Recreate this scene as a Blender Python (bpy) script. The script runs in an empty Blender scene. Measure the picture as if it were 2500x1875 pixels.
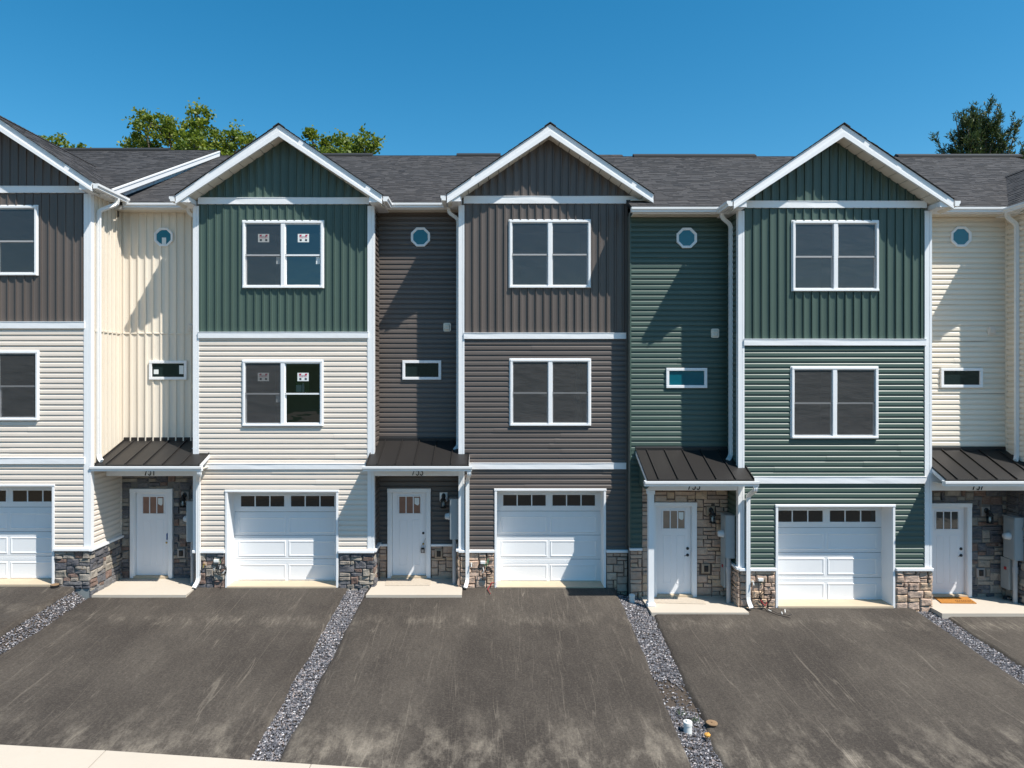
import bpy, math, random
from mathutils import Vector, noise

random.seed(11)
R = random.random
U = random.uniform
scene = bpy.context.scene
COL = scene.collection

# ------------------------------------------------------------------ camera, world, sun, exposure
D0, FPX, U0, V0, ZC = 16.19, 1700.0, 1199.0, 915.0, 4.92   # metres to the middle facade, focal length and principal point, eye height


def X(u, y=0.0):
    return (u - U0) * (D0 + y) / FPX


def Z(v, y=0.0):
    return ZC - (v - V0) * (D0 + y) / FPX


cam = bpy.data.cameras.new('camera')
cam_o = bpy.data.objects.new('camera', cam)
COL.objects.link(cam_o)
cam.sensor_width = 36.0
cam.lens = FPX / 2500.0 * 36.0
cam.shift_x = (1250.0 - U0) / 2500.0
cam.shift_y = -(937.5 - V0) / 2500.0
cam.clip_start = 0.1
cam.clip_end = 3000.0
cam_o.location = (0, -D0, ZC)
cam_o.rotation_euler = (math.radians(90), 0, 0)
scene.camera = cam_o

TO_SUN = Vector((1.45, -1.0, 2.635)).normalized()
world = bpy.data.worlds.new('World')
scene.world = world
world.use_nodes = True
wn, wl = world.node_tree.nodes, world.node_tree.links
wn.clear()
sky = wn.new('ShaderNodeTexSky')
sky.sky_type = 'NISHITA'
sky.sun_disc = False
sky.sun_elevation = math.asin(TO_SUN.z)
sky.sun_rotation = math.atan2(TO_SUN.x, TO_SUN.y)
sky.altitude = 300.0
sky.air_density = 1.0
sky.dust_density = 0.6
sky.ozone_density = 3.0
hsv = wn.new('ShaderNodeHueSaturation')
hsv.inputs['Hue'].default_value = 0.484
hsv.inputs['Saturation'].default_value = 1.38
hsv.inputs['Value'].default_value = 1.0
bgd = wn.new('ShaderNodeBackground')
bgd.inputs['Strength'].default_value = 0.11
wo = wn.new('ShaderNodeOutputWorld')
wl.new(sky.outputs[0], hsv.inputs['Color'])
wl.new(hsv.outputs[0], bgd.inputs['Color'])
wl.new(bgd.outputs[0], wo.inputs['Surface'])

sun = bpy.data.lights.new('sun', 'SUN')
sun.energy = 4.9
sun.angle = math.radians(0.53)
sun.color = (1.0, 0.955, 0.88)
sun_o = bpy.data.objects.new('sun', sun)
COL.objects.link(sun_o)
sun_o.rotation_euler = TO_SUN.to_track_quat('Z', 'Y').to_euler()
sun_o.location = (20, -20, 40)

vs = scene.view_settings
vs.view_transform = 'Standard'
vs.look = 'None'
vs.gamma = 1.0
vs.use_curve_mapping = False
vs.exposure = 0.5

# ------------------------------------------------------------------ materials
MATS = {}


def ntree(name):
    m = bpy.data.materials.new(name)
    m.use_nodes = True
    n, l = m.node_tree.nodes, m.node_tree.links
    n.clear()
    out = n.new('ShaderNodeOutputMaterial')
    p = n.new('ShaderNodeBsdfPrincipled')
    l.new(p.outputs[0], out.inputs['Surface'])
    MATS[name] = m
    return m, n, l, p, out


def nnoise(n, l, vec, scale, detail=3.0, rough=0.55):
    t = n.new('ShaderNodeTexNoise')
    t.inputs['Scale'].default_value = scale
    t.inputs['Detail'].default_value = detail
    t.inputs['Roughness'].default_value = rough
    if vec is not None:
        l.new(vec, t.inputs['Vector'])
    return t.outputs['Fac']


def ramp(n, l, fac, p0, p1, c0=(0, 0, 0, 1), c1=(1, 1, 1, 1)):
    r = n.new('ShaderNodeValToRGB')
    r.color_ramp.elements[0].position = p0
    r.color_ramp.elements[1].position = p1
    r.color_ramp.elements[0].color = c0
    r.color_ramp.elements[1].color = c1
    l.new(fac, r.inputs['Fac'])
    return r.outputs['Color']


def mixc(n, l, fac, a, b, mode='MIX'):
    m = n.new('ShaderNodeMix')
    m.data_type = 'RGBA'
    m.blend_type = mode
    if isinstance(fac, float):
        m.inputs['Factor'].default_value = fac
    else:
        l.new(fac, m.inputs['Factor'])
    for s, v in ((m.inputs['A'], a), (m.inputs['B'], b)):
        if isinstance(v, tuple):
            s.default_value = v if len(v) == 4 else (*v, 1)
        else:
            l.new(v, s)
    return m.outputs['Result']


def mth(n, l, op, a, b=None, clamp=False):
    m = n.new('ShaderNodeMath')
    m.operation = op
    m.use_clamp = clamp
    for i, v in enumerate((a, b)):
        if v is None:
            continue
        if isinstance(v, (int, float)):
            m.inputs[i].default_value = v
        else:
            l.new(v, m.inputs[i])
    return m.outputs[0]


def bump(n, l, p, h, strength, dist):
    b = n.new('ShaderNodeBump')
    b.inputs['Strength'].default_value = strength
    b.inputs['Distance'].default_value = dist
    l.new(h, b.inputs['Height'])
    l.new(b.outputs[0], p.inputs['Normal'])


def pos(n):
    return n.new('ShaderNodeNewGeometry').outputs['Position']


def mapping(n, l, vec, sc, rot=(0, 0, 0)):
    m = n.new('ShaderNodeMapping')
    m.inputs['Scale'].default_value = sc
    m.inputs['Rotation'].default_value = rot
    l.new(vec, m.inputs['Vector'])
    return m.outputs[0]


def simple(name, col, rough=0.5, var=0.08, scale=3.0, bscale=0, bstr=0.1, bdist=0.005, metal=0.0, spec=0.5, objvar=0.0, grime=0.0):
    """Painted, vinyl, metal or plastic surface: base colour with mild mottling, per-piece variation and fine relief."""
    m, n, l, p, out = ntree(name)
    P = pos(n)
    f = nnoise(n, l, P, scale, 4.0)
    dark = tuple(c * (1 - var) for c in col)
    lite = tuple(min(1, c * (1 + var)) for c in col)
    c = mixc(n, l, f, dark, lite)
    if objvar:
        oi = n.new('ShaderNodeObjectInfo')
        v = mth(n, l, 'MULTIPLY_ADD', oi.outputs['Random'], objvar)
        n_ = v.node
        n_.inputs[2].default_value = 1 - objvar / 2
        hs = n.new('ShaderNodeHueSaturation')
        l.new(c, hs.inputs['Color'])
        l.new(v, hs.inputs['Value'])
        c = hs.outputs[0]
    if grime:
        g = ramp(n, l, nnoise(n, l, mapping(n, l, P, (9, 9, 0.9)), 1.0, 5.0), 0.55, 0.85)
        c = mixc(n, l, mth(n, l, 'MULTIPLY', g, grime), c, tuple(x * 0.55 for x in col))
    l.new(c, p.inputs['Base Color'])
    p.inputs['Roughness'].default_value = rough
    p.inputs['Metallic'].default_value = metal
    p.inputs['Specular IOR Level'].default_value = spec
    if bscale:
        bump(n, l, p, nnoise(n, l, P, bscale, 3.0), bstr, bdist)
    return m


WHITE = simple('white_trim', (0.80, 0.80, 0.80), 0.45, 0.03, 1.5, 5, 0.35, 0.006, grime=0.10)
WHITE_METAL = simple('white_gutter_metal', (0.80, 0.80, 0.79), 0.4, 0.03, 2.0, 4, 0.2, 0.004, grime=0.08)
DOORW = simple('white_door_paint', (0.78, 0.78, 0.79), 0.4, 0.03, 2, 60, 0.06, 0.001, grime=0.05)
GARW = simple('white_garage_steel', (0.78, 0.785, 0.79), 0.42, 0.03, 2, 90, 0.10, 0.001, grime=0.07)
SOFFIT = simple('bounce_tinted_soffit_vinyl', (0.72, 0.66, 0.56), 0.5, 0.03)  # white vinyl, with warm bounce light from the ground put into its colour
CREAM = simple('cream_vinyl', (0.70, 0.615, 0.53), 0.5, 0.04, 1.2, 40, 0.12, 0.002, objvar=0.05, grime=0.05, spec=0.3)
IVORY = simple('ivory_vinyl', (0.745, 0.665, 0.555), 0.5, 0.04, 1.2, 40, 0.12, 0.002, objvar=0.05, grime=0.05, spec=0.3)
BROWN = simple('brown_vinyl', (0.106, 0.086, 0.075), 0.42, 0.06, 1.2, 40, 0.12, 0.002, objvar=0.12, grime=0.10, spec=0.45)
GREEN = simple('green_vinyl', (0.060, 0.094, 0.075), 0.42, 0.06, 1.2, 40, 0.12, 0.002, objvar=0.12, grime=0.10, spec=0.45)
WALLM = simple('wall_sheathing', (0.22, 0.20, 0.18), 0.8)
MORTAR_D = simple('dark_stone_mortar', (0.17, 0.155, 0.14), 0.9, 0.15, 20, 60, 0.5, 0.01)
MORTAR_T = simple('tan_stone_mortar', (0.10, 0.075, 0.06), 0.9, 0.15, 20, 60, 0.5, 0.01)
METROOF = simple('dark_standing_seam_metal', (0.022, 0.020, 0.019), 0.45, 0.06, 2, 1.6, 0.25, 0.02, metal=0.0, objvar=0.12, grime=0.15, spec=0.3)
BLACK = simple('black_metal', (0.012, 0.012, 0.013), 0.4)
BLACKP = simple('black_cable_rubber', (0.014, 0.013, 0.014), 0.55)
DARKGAP = simple('dark_vent', (0.02, 0.02, 0.02), 0.7)
GREYM = simple('grey_painted_steel', (0.30, 0.33, 0.34), 0.45, 0.05, 3)
GREYP = simple('grey_conduit_pvc', (0.36, 0.37, 0.38), 0.5, 0.05, 3)
BRASS = simple('brass', (0.50, 0.33, 0.08), 0.35, metal=0.8)
SILVER = simple('steel', (0.45, 0.45, 0.46), 0.35, metal=0.7)
BLUE = simple('blue_tag_plastic', (0.01, 0.07, 0.25), 0.5)
REDP = simple('red_plastic', (0.35, 0.02, 0.03), 0.5)
GREENW = simple('green_wire', (0.01, 0.18, 0.07), 0.5)
PAPER = simple('white_paper', (0.72, 0.74, 0.72), 0.7)
INKR = simple('red_print', (0.42, 0.02, 0.07), 0.7)
INKD = simple('dark_print', (0.02, 0.035, 0.05), 0.7)
YELLOWP = simple('ochre_stone', (0.60, 0.30, 0.06), 0.8, 0.3, 30, 60, 0.5, 0.01)
RUST = simple('rusty_iron', (0.24, 0.15, 0.08), 0.75, 0.35, 25, 80, 0.5, 0.005)
PVC = simple('white_pvc', (0.72, 0.72, 0.69), 0.5, 0.05, 6, grime=0.25)
COIR = simple('orange_coir', (0.42, 0.17, 0.025), 0.95, 0.25, 80, 220, 0.8, 0.008)
COIRD = simple('coir_print', (0.18, 0.07, 0.015), 0.95, 0.2, 80)
RUG = simple('beige_carpet', (0.47, 0.40, 0.32), 0.95, 0.18, 18, 260, 0.7, 0.006)
BOXPAPER = simple('green_packaging', (0.08, 0.16, 0.04), 0.6)
DRYWALL = simple('interior_paint', (0.42, 0.42, 0.41), 0.8)
FILM = simple('brown_protective_film', (0.22, 0.115, 0.080), 0.35, 0.25, 7, 5, 0.3, 0.01)
FILMT = simple('tan_protective_film', (0.27, 0.20, 0.15), 0.3, 0.2, 7, 5, 0.3, 0.01)
FOUND = simple('grey_foundation_concrete', (0.20, 0.22, 0.22), 0.9, 0.12, 8, 70, 0.4, 0.006)
SILL = simple('tan_concrete_sill', (0.50, 0.40, 0.28), 0.85, 0.10, 5, 60, 0.3, 0.004)
BARK = simple('bark', (0.10, 0.075, 0.055), 0.9, 0.3, 8, 14, 0.8, 0.04)
BULB = simple('white_lamp_bulb', (0.75, 0.75, 0.72), 0.3)


def concrete(name, col):
    m, n, l, p, out = ntree(name)
    P = pos(n)
    a = nnoise(n, l, P, 0.9, 5)
    b = nnoise(n, l, P, 9, 5)
    sp = ramp(n, l, nnoise(n, l, P, 3.2, 6, 0.7), 0.62, 0.78)
    c = mixc(n, l, a, tuple(x * 0.90 for x in col), tuple(min(1, x * 1.06) for x in col))
    c = mixc(n, l, mth(n, l, 'MULTIPLY', b, 0.35), c, tuple(x * 0.86 for x in col))
    c = mixc(n, l, mth(n, l, 'MULTIPLY', sp, 0.28), c, (col[0] * 0.75, col[1] * 0.66, col[2] * 0.52))
    l.new(c, p.inputs['Base Color'])
    p.inputs['Roughness'].default_value = 0.88
    bump(n, l, p, nnoise(n, l, P, 140, 3), 0.25, 0.003)
    return m


CONC = concrete('pale_concrete', (0.52, 0.455, 0.375))


def stone_mat(name, cols, rough=0.85):
    m, n, l, p, out = ntree(name)
    oi = n.new('ShaderNodeObjectInfo')
    r = n.new('ShaderNodeValToRGB')
    r.color_ramp.interpolation = 'CONSTANT'
    els = r.color_ramp.elements
    els[0].color = (*cols[0], 1)
    els[1].position = 1.0 / len(cols)
    els[1].color = (*cols[1], 1)
    for i in range(2, len(cols)):
        e = els.new(i / len(cols))
        e.color = (*cols[i], 1)
    l.new(oi.outputs['Random'], r.inputs['Fac'])
    P = pos(n)
    f = nnoise(n, l, P, 11, 6, 0.65)
    f2 = nnoise(n, l, mapping(n, l, P, (6, 6, 18)), 1.5, 5)
    c = mixc(n, l, mth(n, l, 'MULTIPLY', ramp(n, l, f, 0.40, 0.80), 0.28), r.outputs[0], (0.10, 0.085, 0.075))
    c = mixc(n, l, mth(n, l, 'MULTIPLY', ramp(n, l, f2, 0.48, 0.72), 0.25), c, (0.42, 0.36, 0.29))
    l.new(c, p.inputs['Base Color'])
    p.inputs['Roughness'].default_value = rough
    bump(n, l, p, nnoise(n, l, P, 34, 6, 0.65), 0.9, 0.02)
    return m


STONE_D = stone_mat('dark_ledge_stone', [(0.095, 0.095, 0.108), (0.26, 0.225, 0.19), (0.07, 0.072, 0.086), (0.33, 0.29, 0.245),
                                         (0.15, 0.145, 0.15), (0.18, 0.115, 0.092), (0.10, 0.10, 0.112), (0.29, 0.255, 0.21)])
STONE_T = stone_mat('tan_ledge_stone', [(0.54, 0.38, 0.28), (0.49, 0.345, 0.26), (0.56, 0.41, 0.31), (0.51, 0.37, 0.285), (0.44, 0.31, 0.235), (0.55, 0.39, 0.265)])


def shingle_mat():
    m, n, l, p, out = ntree('charcoal_shingle')
    at = n.new('ShaderNodeAttribute')
    at.attribute_name = 'tone'
    P = pos(n)
    g = nnoise(n, l, P, 90, 4, 0.7)
    c = mixc(n, l, at.outputs['Fac'], (0.014, 0.014, 0.016), (0.068, 0.062, 0.060))
    c = mixc(n, l, mth(n, l, 'MULTIPLY', ramp(n, l, g, 0.4, 0.7), 0.35), c, (0.085, 0.078, 0.074))
    l.new(c, p.inputs['Base Color'])
    p.inputs['Roughness'].default_value = 0.9
    bump(n, l, p, g, 0.5, 0.004)
    return m


SHINGLE = shingle_mat()


def tone_mat(name, stops, rough=0.85, fine=60):
    """Small loose pieces whose own colour varies piece by piece (attribute 'tone')."""
    m, n, l, p, out = ntree(name)
    at = n.new('ShaderNodeAttribute')
    at.attribute_name = 'tone'
    r = n.new('ShaderNodeValToRGB')
    els = r.color_ramp.elements
    els[0].position, els[0].color = stops[0][0], (*stops[0][1], 1)
    els[1].position, els[1].color = stops[-1][0], (*stops[-1][1], 1)
    for t, c in stops[1:-1]:
        e = els.new(t)
        e.color = (*c, 1)
    l.new(at.outputs['Fac'], r.inputs['Fac'])
    l.new(r.outputs[0], p.inputs['Base Color'])
    p.inputs['Roughness'].default_value = rough
    return m


GRAVEL = tone_mat('grey_gravel', [(0, (0.035, 0.036, 0.042)), (0.45, (0.10, 0.10, 0.115)), (0.75, (0.22, 0.215, 0.225)), (0.9, (0.30, 0.24, 0.22)), (1.0, (0.62, 0.61, 0.62))])


def leaf_mat(name, stops, tr=0.35):
    m, n, l, p, out = ntree(name)
    n.remove(p)
    at = n.new('ShaderNodeAttribute')
    at.attribute_name = 'tone'
    r = n.new('ShaderNodeValToRGB')
    els = r.color_ramp.elements
    els[0].color = (*stops[0], 1)
    els[1].color = (*stops[2], 1)
    e = els.new(0.5)
    e.color = (*stops[1], 1)
    l.new(at.outputs['Fac'], r.inputs['Fac'])
    d = n.new('ShaderNodeBsdfPrincipled')
    d.inputs['Roughness'].default_value = 0.55
    l.new(r.outputs[0], d.inputs['Base Color'])
    t = n.new('ShaderNodeBsdfTranslucent')
    l.new(r.outputs[0], t.inputs['Color'])
    mx = n.new('ShaderNodeMixShader')
    mx.inputs[0].default_value = tr
    l.new(d.outputs[0], mx.inputs[1])
    l.new(t.outputs[0], mx.inputs[2])
    l.new(mx.outputs[0], out.inputs['Surface'])
    return m


LEAF = leaf_mat('maple_leaf', [(0.060, 0.115, 0.010), (0.17, 0.225, 0.020), (0.30, 0.33, 0.035)], 0.45)
NEEDLE = leaf_mat('pine_needle', [(0.025, 0.055, 0.022), (0.060, 0.098, 0.026), (0.14, 0.15, 0.032)], 0.3)
WEED = leaf_mat('weed_leaf', [(0.03, 0.08, 0.015), (0.06, 0.12, 0.03), (0.10, 0.17, 0.05)])


def glass_mat(name, tint, refl, rough=0.0, wave=0.25, scale=2.2):
    m, n, l, p, out = ntree(name)
    n.remove(p)
    tb = n.new('ShaderNodeBsdfTransparent')
    tb.inputs['Color'].default_value = (*tint, 1)
    gl = n.new('ShaderNodeBsdfGlossy')
    gl.inputs['Roughness'].default_value = rough
    gl.inputs['Color'].default_value = (0.85, 0.95, 1.0, 1)
    P = pos(n)
    b = n.new('ShaderNodeBump')
    b.inputs['Strength'].default_value = wave
    b.inputs['Distance'].default_value = 0.02
    l.new(nnoise(n, l, mapping(n, l, P, (1.0, 1.0, 2.2)), scale, 3), b.inputs['Height'])
    l.new(b.outputs[0], gl.inputs['Normal'])
    fr = n.new('ShaderNodeFresnel')
    fr.inputs['IOR'].default_value = 1.5
    fa = mth(n, l, 'MULTIPLY', fr.outputs[0], refl, True)
    mx = n.new('ShaderNodeMixShader')
    l.new(fa, mx.inputs[0])
    l.new(tb.outputs[0], mx.inputs[1])
    l.new(gl.outputs[0], mx.inputs[2])
    l.new(mx.outputs[0], out.inputs['Surface'])
    return m


GLASS = glass_mat('window_glass', (0.55, 0.62, 0.61), 3.0, 0.0, 0.30, 0.8)
LGLASS = glass_mat('lamp_glass_clear', (0.85, 0.88, 0.88), 1.5)


def screen_mat(name, cover):
    m, n, l, p, out = ntree(name)
    P = pos(n)
    f = nnoise(n, l, mapping(n, l, P, (1.3, 1, 3.0)), 1.6, 4)
    c = mixc(n, l, f, (0.045, 0.045, 0.047), (0.085, 0.083, 0.082))
    l.new(c, p.inputs['Base Color'])
    p.inputs['Roughness'].default_value = 0.7
    bump(n, l, p, f, 0.6, 0.04)
    tb = n.new('ShaderNodeBsdfTransparent')
    mx = n.new('ShaderNodeMixShader')
    mx.inputs[0].default_value = cover
    l.new(tb.outputs[0], mx.inputs[1])
    l.new(p.outputs[0], mx.inputs[2])
    l.new(mx.outputs[0], out.inputs['Surface'])
    return m


SCREEN = screen_mat('insect_screen_mesh', 0.60)
SCREEN_FINE = screen_mat('fine_insect_screen_mesh', 0.36)


def dark_glass(name, col, rough=0.04, wave=0.15):
    m, n, l, p, out = ntree(name)
    p.inputs['Base Color'].default_value = (*col, 1)
    p.inputs['Roughness'].default_value = rough
    p.inputs['Specular IOR Level'].default_value = 0.7
    P = pos(n)
    bump(n, l, p, nnoise(n, l, P, 2.5, 3), wave, 0.02)
    return m


TEAL = dark_glass('sky_tinted_coated_glass', (0.003, 0.105, 0.145))  # coated panes; teal of the reflected sky is put into the base colour
DGLASS = dark_glass('dark_glass', (0.012, 0.022, 0.024))
GGLASS = dark_glass('garage_door_glass', (0.022, 0.018, 0.014), 0.06)


def asphalt_mat():
    m, n, l, p, out = ntree('weathered_asphalt')
    P = pos(n)
    sx = n.new('ShaderNodeSeparateXYZ')
    l.new(P, sx.inputs[0])
    big = nnoise(n, l, mapping(n, l, P, (0.55, 0.35, 1)), 1.0, 5, 0.6)
    med = nnoise(n, l, mapping(n, l, P, (1.6, 0.9, 1)), 1.6, 5, 0.6)
    wob = nnoise(n, l, mapping(n, l, P, (0.6, 0.6, 1)), 1.3, 2)
    # long runs of silt washed down the slope
    comb = n.new('ShaderNodeCombineXYZ')
    l.new(mth(n, l, 'ADD', sx.outputs['X'], mth(n, l, 'MULTIPLY', wob, 0.10)), comb.inputs['X'])
    l.new(sx.outputs['Y'], comb.inputs['Y'])
    V = comb.outputs[0]

    def ridge(sc, w, detail=2.0):
        """Thin pale runs: where a stretched noise crosses its mean."""
        q = mth(n, l, 'ABSOLUTE', mth(n, l, 'SUBTRACT', nnoise(n, l, mapping(n, l, V, sc), 1.0, detail, 0.5), 0.5))
        return ramp(n, l, q, 0.0, w, (1, 1, 1, 1), (0, 0, 0, 1))

    g = nnoise(n, l, P, 26, 6, 0.85)
    g2 = nnoise(n, l, P, 120, 3, 0.7)
    runs = mth(n, l, 'MULTIPLY', ridge((4.0, 0.22, 1), 0.011), ramp(n, l, nnoise(n, l, mapping(n, l, V, (1.6, 0.28, 1)), 1.3, 3), 0.47, 0.66))
    runs2 = mth(n, l, 'MULTIPLY', ridge((9.0, 0.32, 1), 0.018), ramp(n, l, nnoise(n, l, mapping(n, l, V, (2.4, 0.4, 1)), 1.7, 3), 0.49, 0.68))
    dash = ramp(n, l, nnoise(n, l, mapping(n, l, V, (28, 0.85, 1)), 1.0, 3, 0.55), 0.67, 0.75)
    fans = ramp(n, l, nnoise(n, l, mapping(n, l, V, (2.6, 1.1, 1)), 1.0, 8, 0.72), 0.47, 0.64)
    fine = ramp(n, l, nnoise(n, l, mapping(n, l, V, (20, 3.2, 1)), 1.0, 5, 0.7), 0.46, 0.66)
    patch = ramp(n, l, big, 0.38, 0.70)
    patch2 = ramp(n, l, med, 0.42, 0.70)
    # silt gathers at two levels of the slope: below the garage aprons and at the foot
    yy = mth(n, l, 'ADD', sx.outputs['Y'], mth(n, l, 'MULTIPLY', med, 1.5))
    foot = ramp(n, l, mth(n, l, 'MULTIPLY_ADD', yy, -0.8), 0.0, 1.0)
    foot.node.inputs['Fac'].links[0].from_node.inputs[2].default_value = -3.35
    b1 = mth(n, l, 'ABSOLUTE', mth(n, l, 'ADD', yy, 0.95))
    band = ramp(n, l, b1, 0.0, 0.42, (1, 1, 1, 1), (0, 0, 0, 1))
    film = mth(n, l, 'MULTIPLY', mth(n, l, 'MULTIPLY_ADD', patch, 0.20), mth(n, l, 'ADD', mth(n, l, 'MULTIPLY', fine, 0.35), 0.6))
    film.node.inputs[0].links[0].from_node.inputs[2].default_value = 0.05
    dust = film
    dust = mth(n, l, 'ADD', dust, mth(n, l, 'MULTIPLY', mth(n, l, 'MULTIPLY', foot, fans), 0.50))
    dust = mth(n, l, 'ADD', dust, mth(n, l, 'MULTIPLY', mth(n, l, 'MULTIPLY', band, mth(n, l, 'MULTIPLY', patch2, mth(n, l, 'ADD', fine, 0.3))), 0.42))
    dust = mth(n, l, 'ADD', dust, mth(n, l, 'MULTIPLY', runs, 0.34))
    dust = mth(n, l, 'ADD', dust, mth(n, l, 'MULTIPLY', runs2, 0.20))
    dust = mth(n, l, 'ADD', dust, mth(n, l, 'MULTIPLY', mth(n, l, 'MULTIPLY', dash, mth(n, l, 'ADD', patch2, 0.2)), 0.26))
    dust = mth(n, l, 'MULTIPLY', dust, mth(n, l, 'ADD', mth(n, l, 'MULTIPLY', g, 1.5), 0.2), True)
    c0 = mixc(n, l, big, (0.030, 0.0245, 0.021), (0.048, 0.040, 0.034))
    c0 = mixc(n, l, mth(n, l, 'MULTIPLY', ramp(n, l, g, 0.50, 0.66), 0.55), c0, (0.105, 0.090, 0.076))
    c0 = mixc(n, l, mth(n, l, 'MULTIPLY', ramp(n, l, g, 0.36, 0.47, (1, 1, 1, 1), (0, 0, 0, 1)), 0.55), c0, (0.012, 0.010, 0.010))
    c0 = mixc(n, l, ramp(n, l, g2, 0.68, 0.74), c0, (0.20, 0.18, 0.15))
    c = mixc(n, l, dust, c0, (0.29, 0.25, 0.20))
    l.new(c, p.inputs['Base Color'])
    p.inputs['Roughness'].default_value = 0.9
    p.inputs['Specular IOR Level'].default_value = 0.25
    bump(n, l, p, mth(n, l, 'ADD', g, mth(n, l, 'MULTIPLY', g2, 0.6)), 0.7, 0.010)
    return m


ASPHALT = asphalt_mat()


def soil_mat(name, a, b, sc=2.0):
    m, n, l, p, out = ntree(name)
    P = pos(n)
    f = nnoise(n, l, P, sc, 7, 0.7)
    c = mixc(n, l, f, a, b)
    l.new(c, p.inputs['Base Color'])
    p.inputs['Roughness'].default_value = 0.95
    bump(n, l, p, nnoise(n, l, P, 40, 5), 0.6, 0.02)
    return m


SOIL = soil_mat('brown_soil', (0.032, 0.024, 0.019), (0.085, 0.065, 0.048))
FIELD = soil_mat('dry_ground', (0.10, 0.075, 0.045), (0.17, 0.125, 0.08), 0.15)
ROADM = soil_mat('road_asphalt', (0.045, 0.043, 0.042), (0.075, 0.072, 0.07), 1.0)
HILLM = soil_mat('wooded_slope', (0.012, 0.025, 0.008), (0.05, 0.075, 0.02), 0.35)

# ------------------------------------------------------------------ mesh helpers
WL = {}      # world location of every object already made


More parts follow.
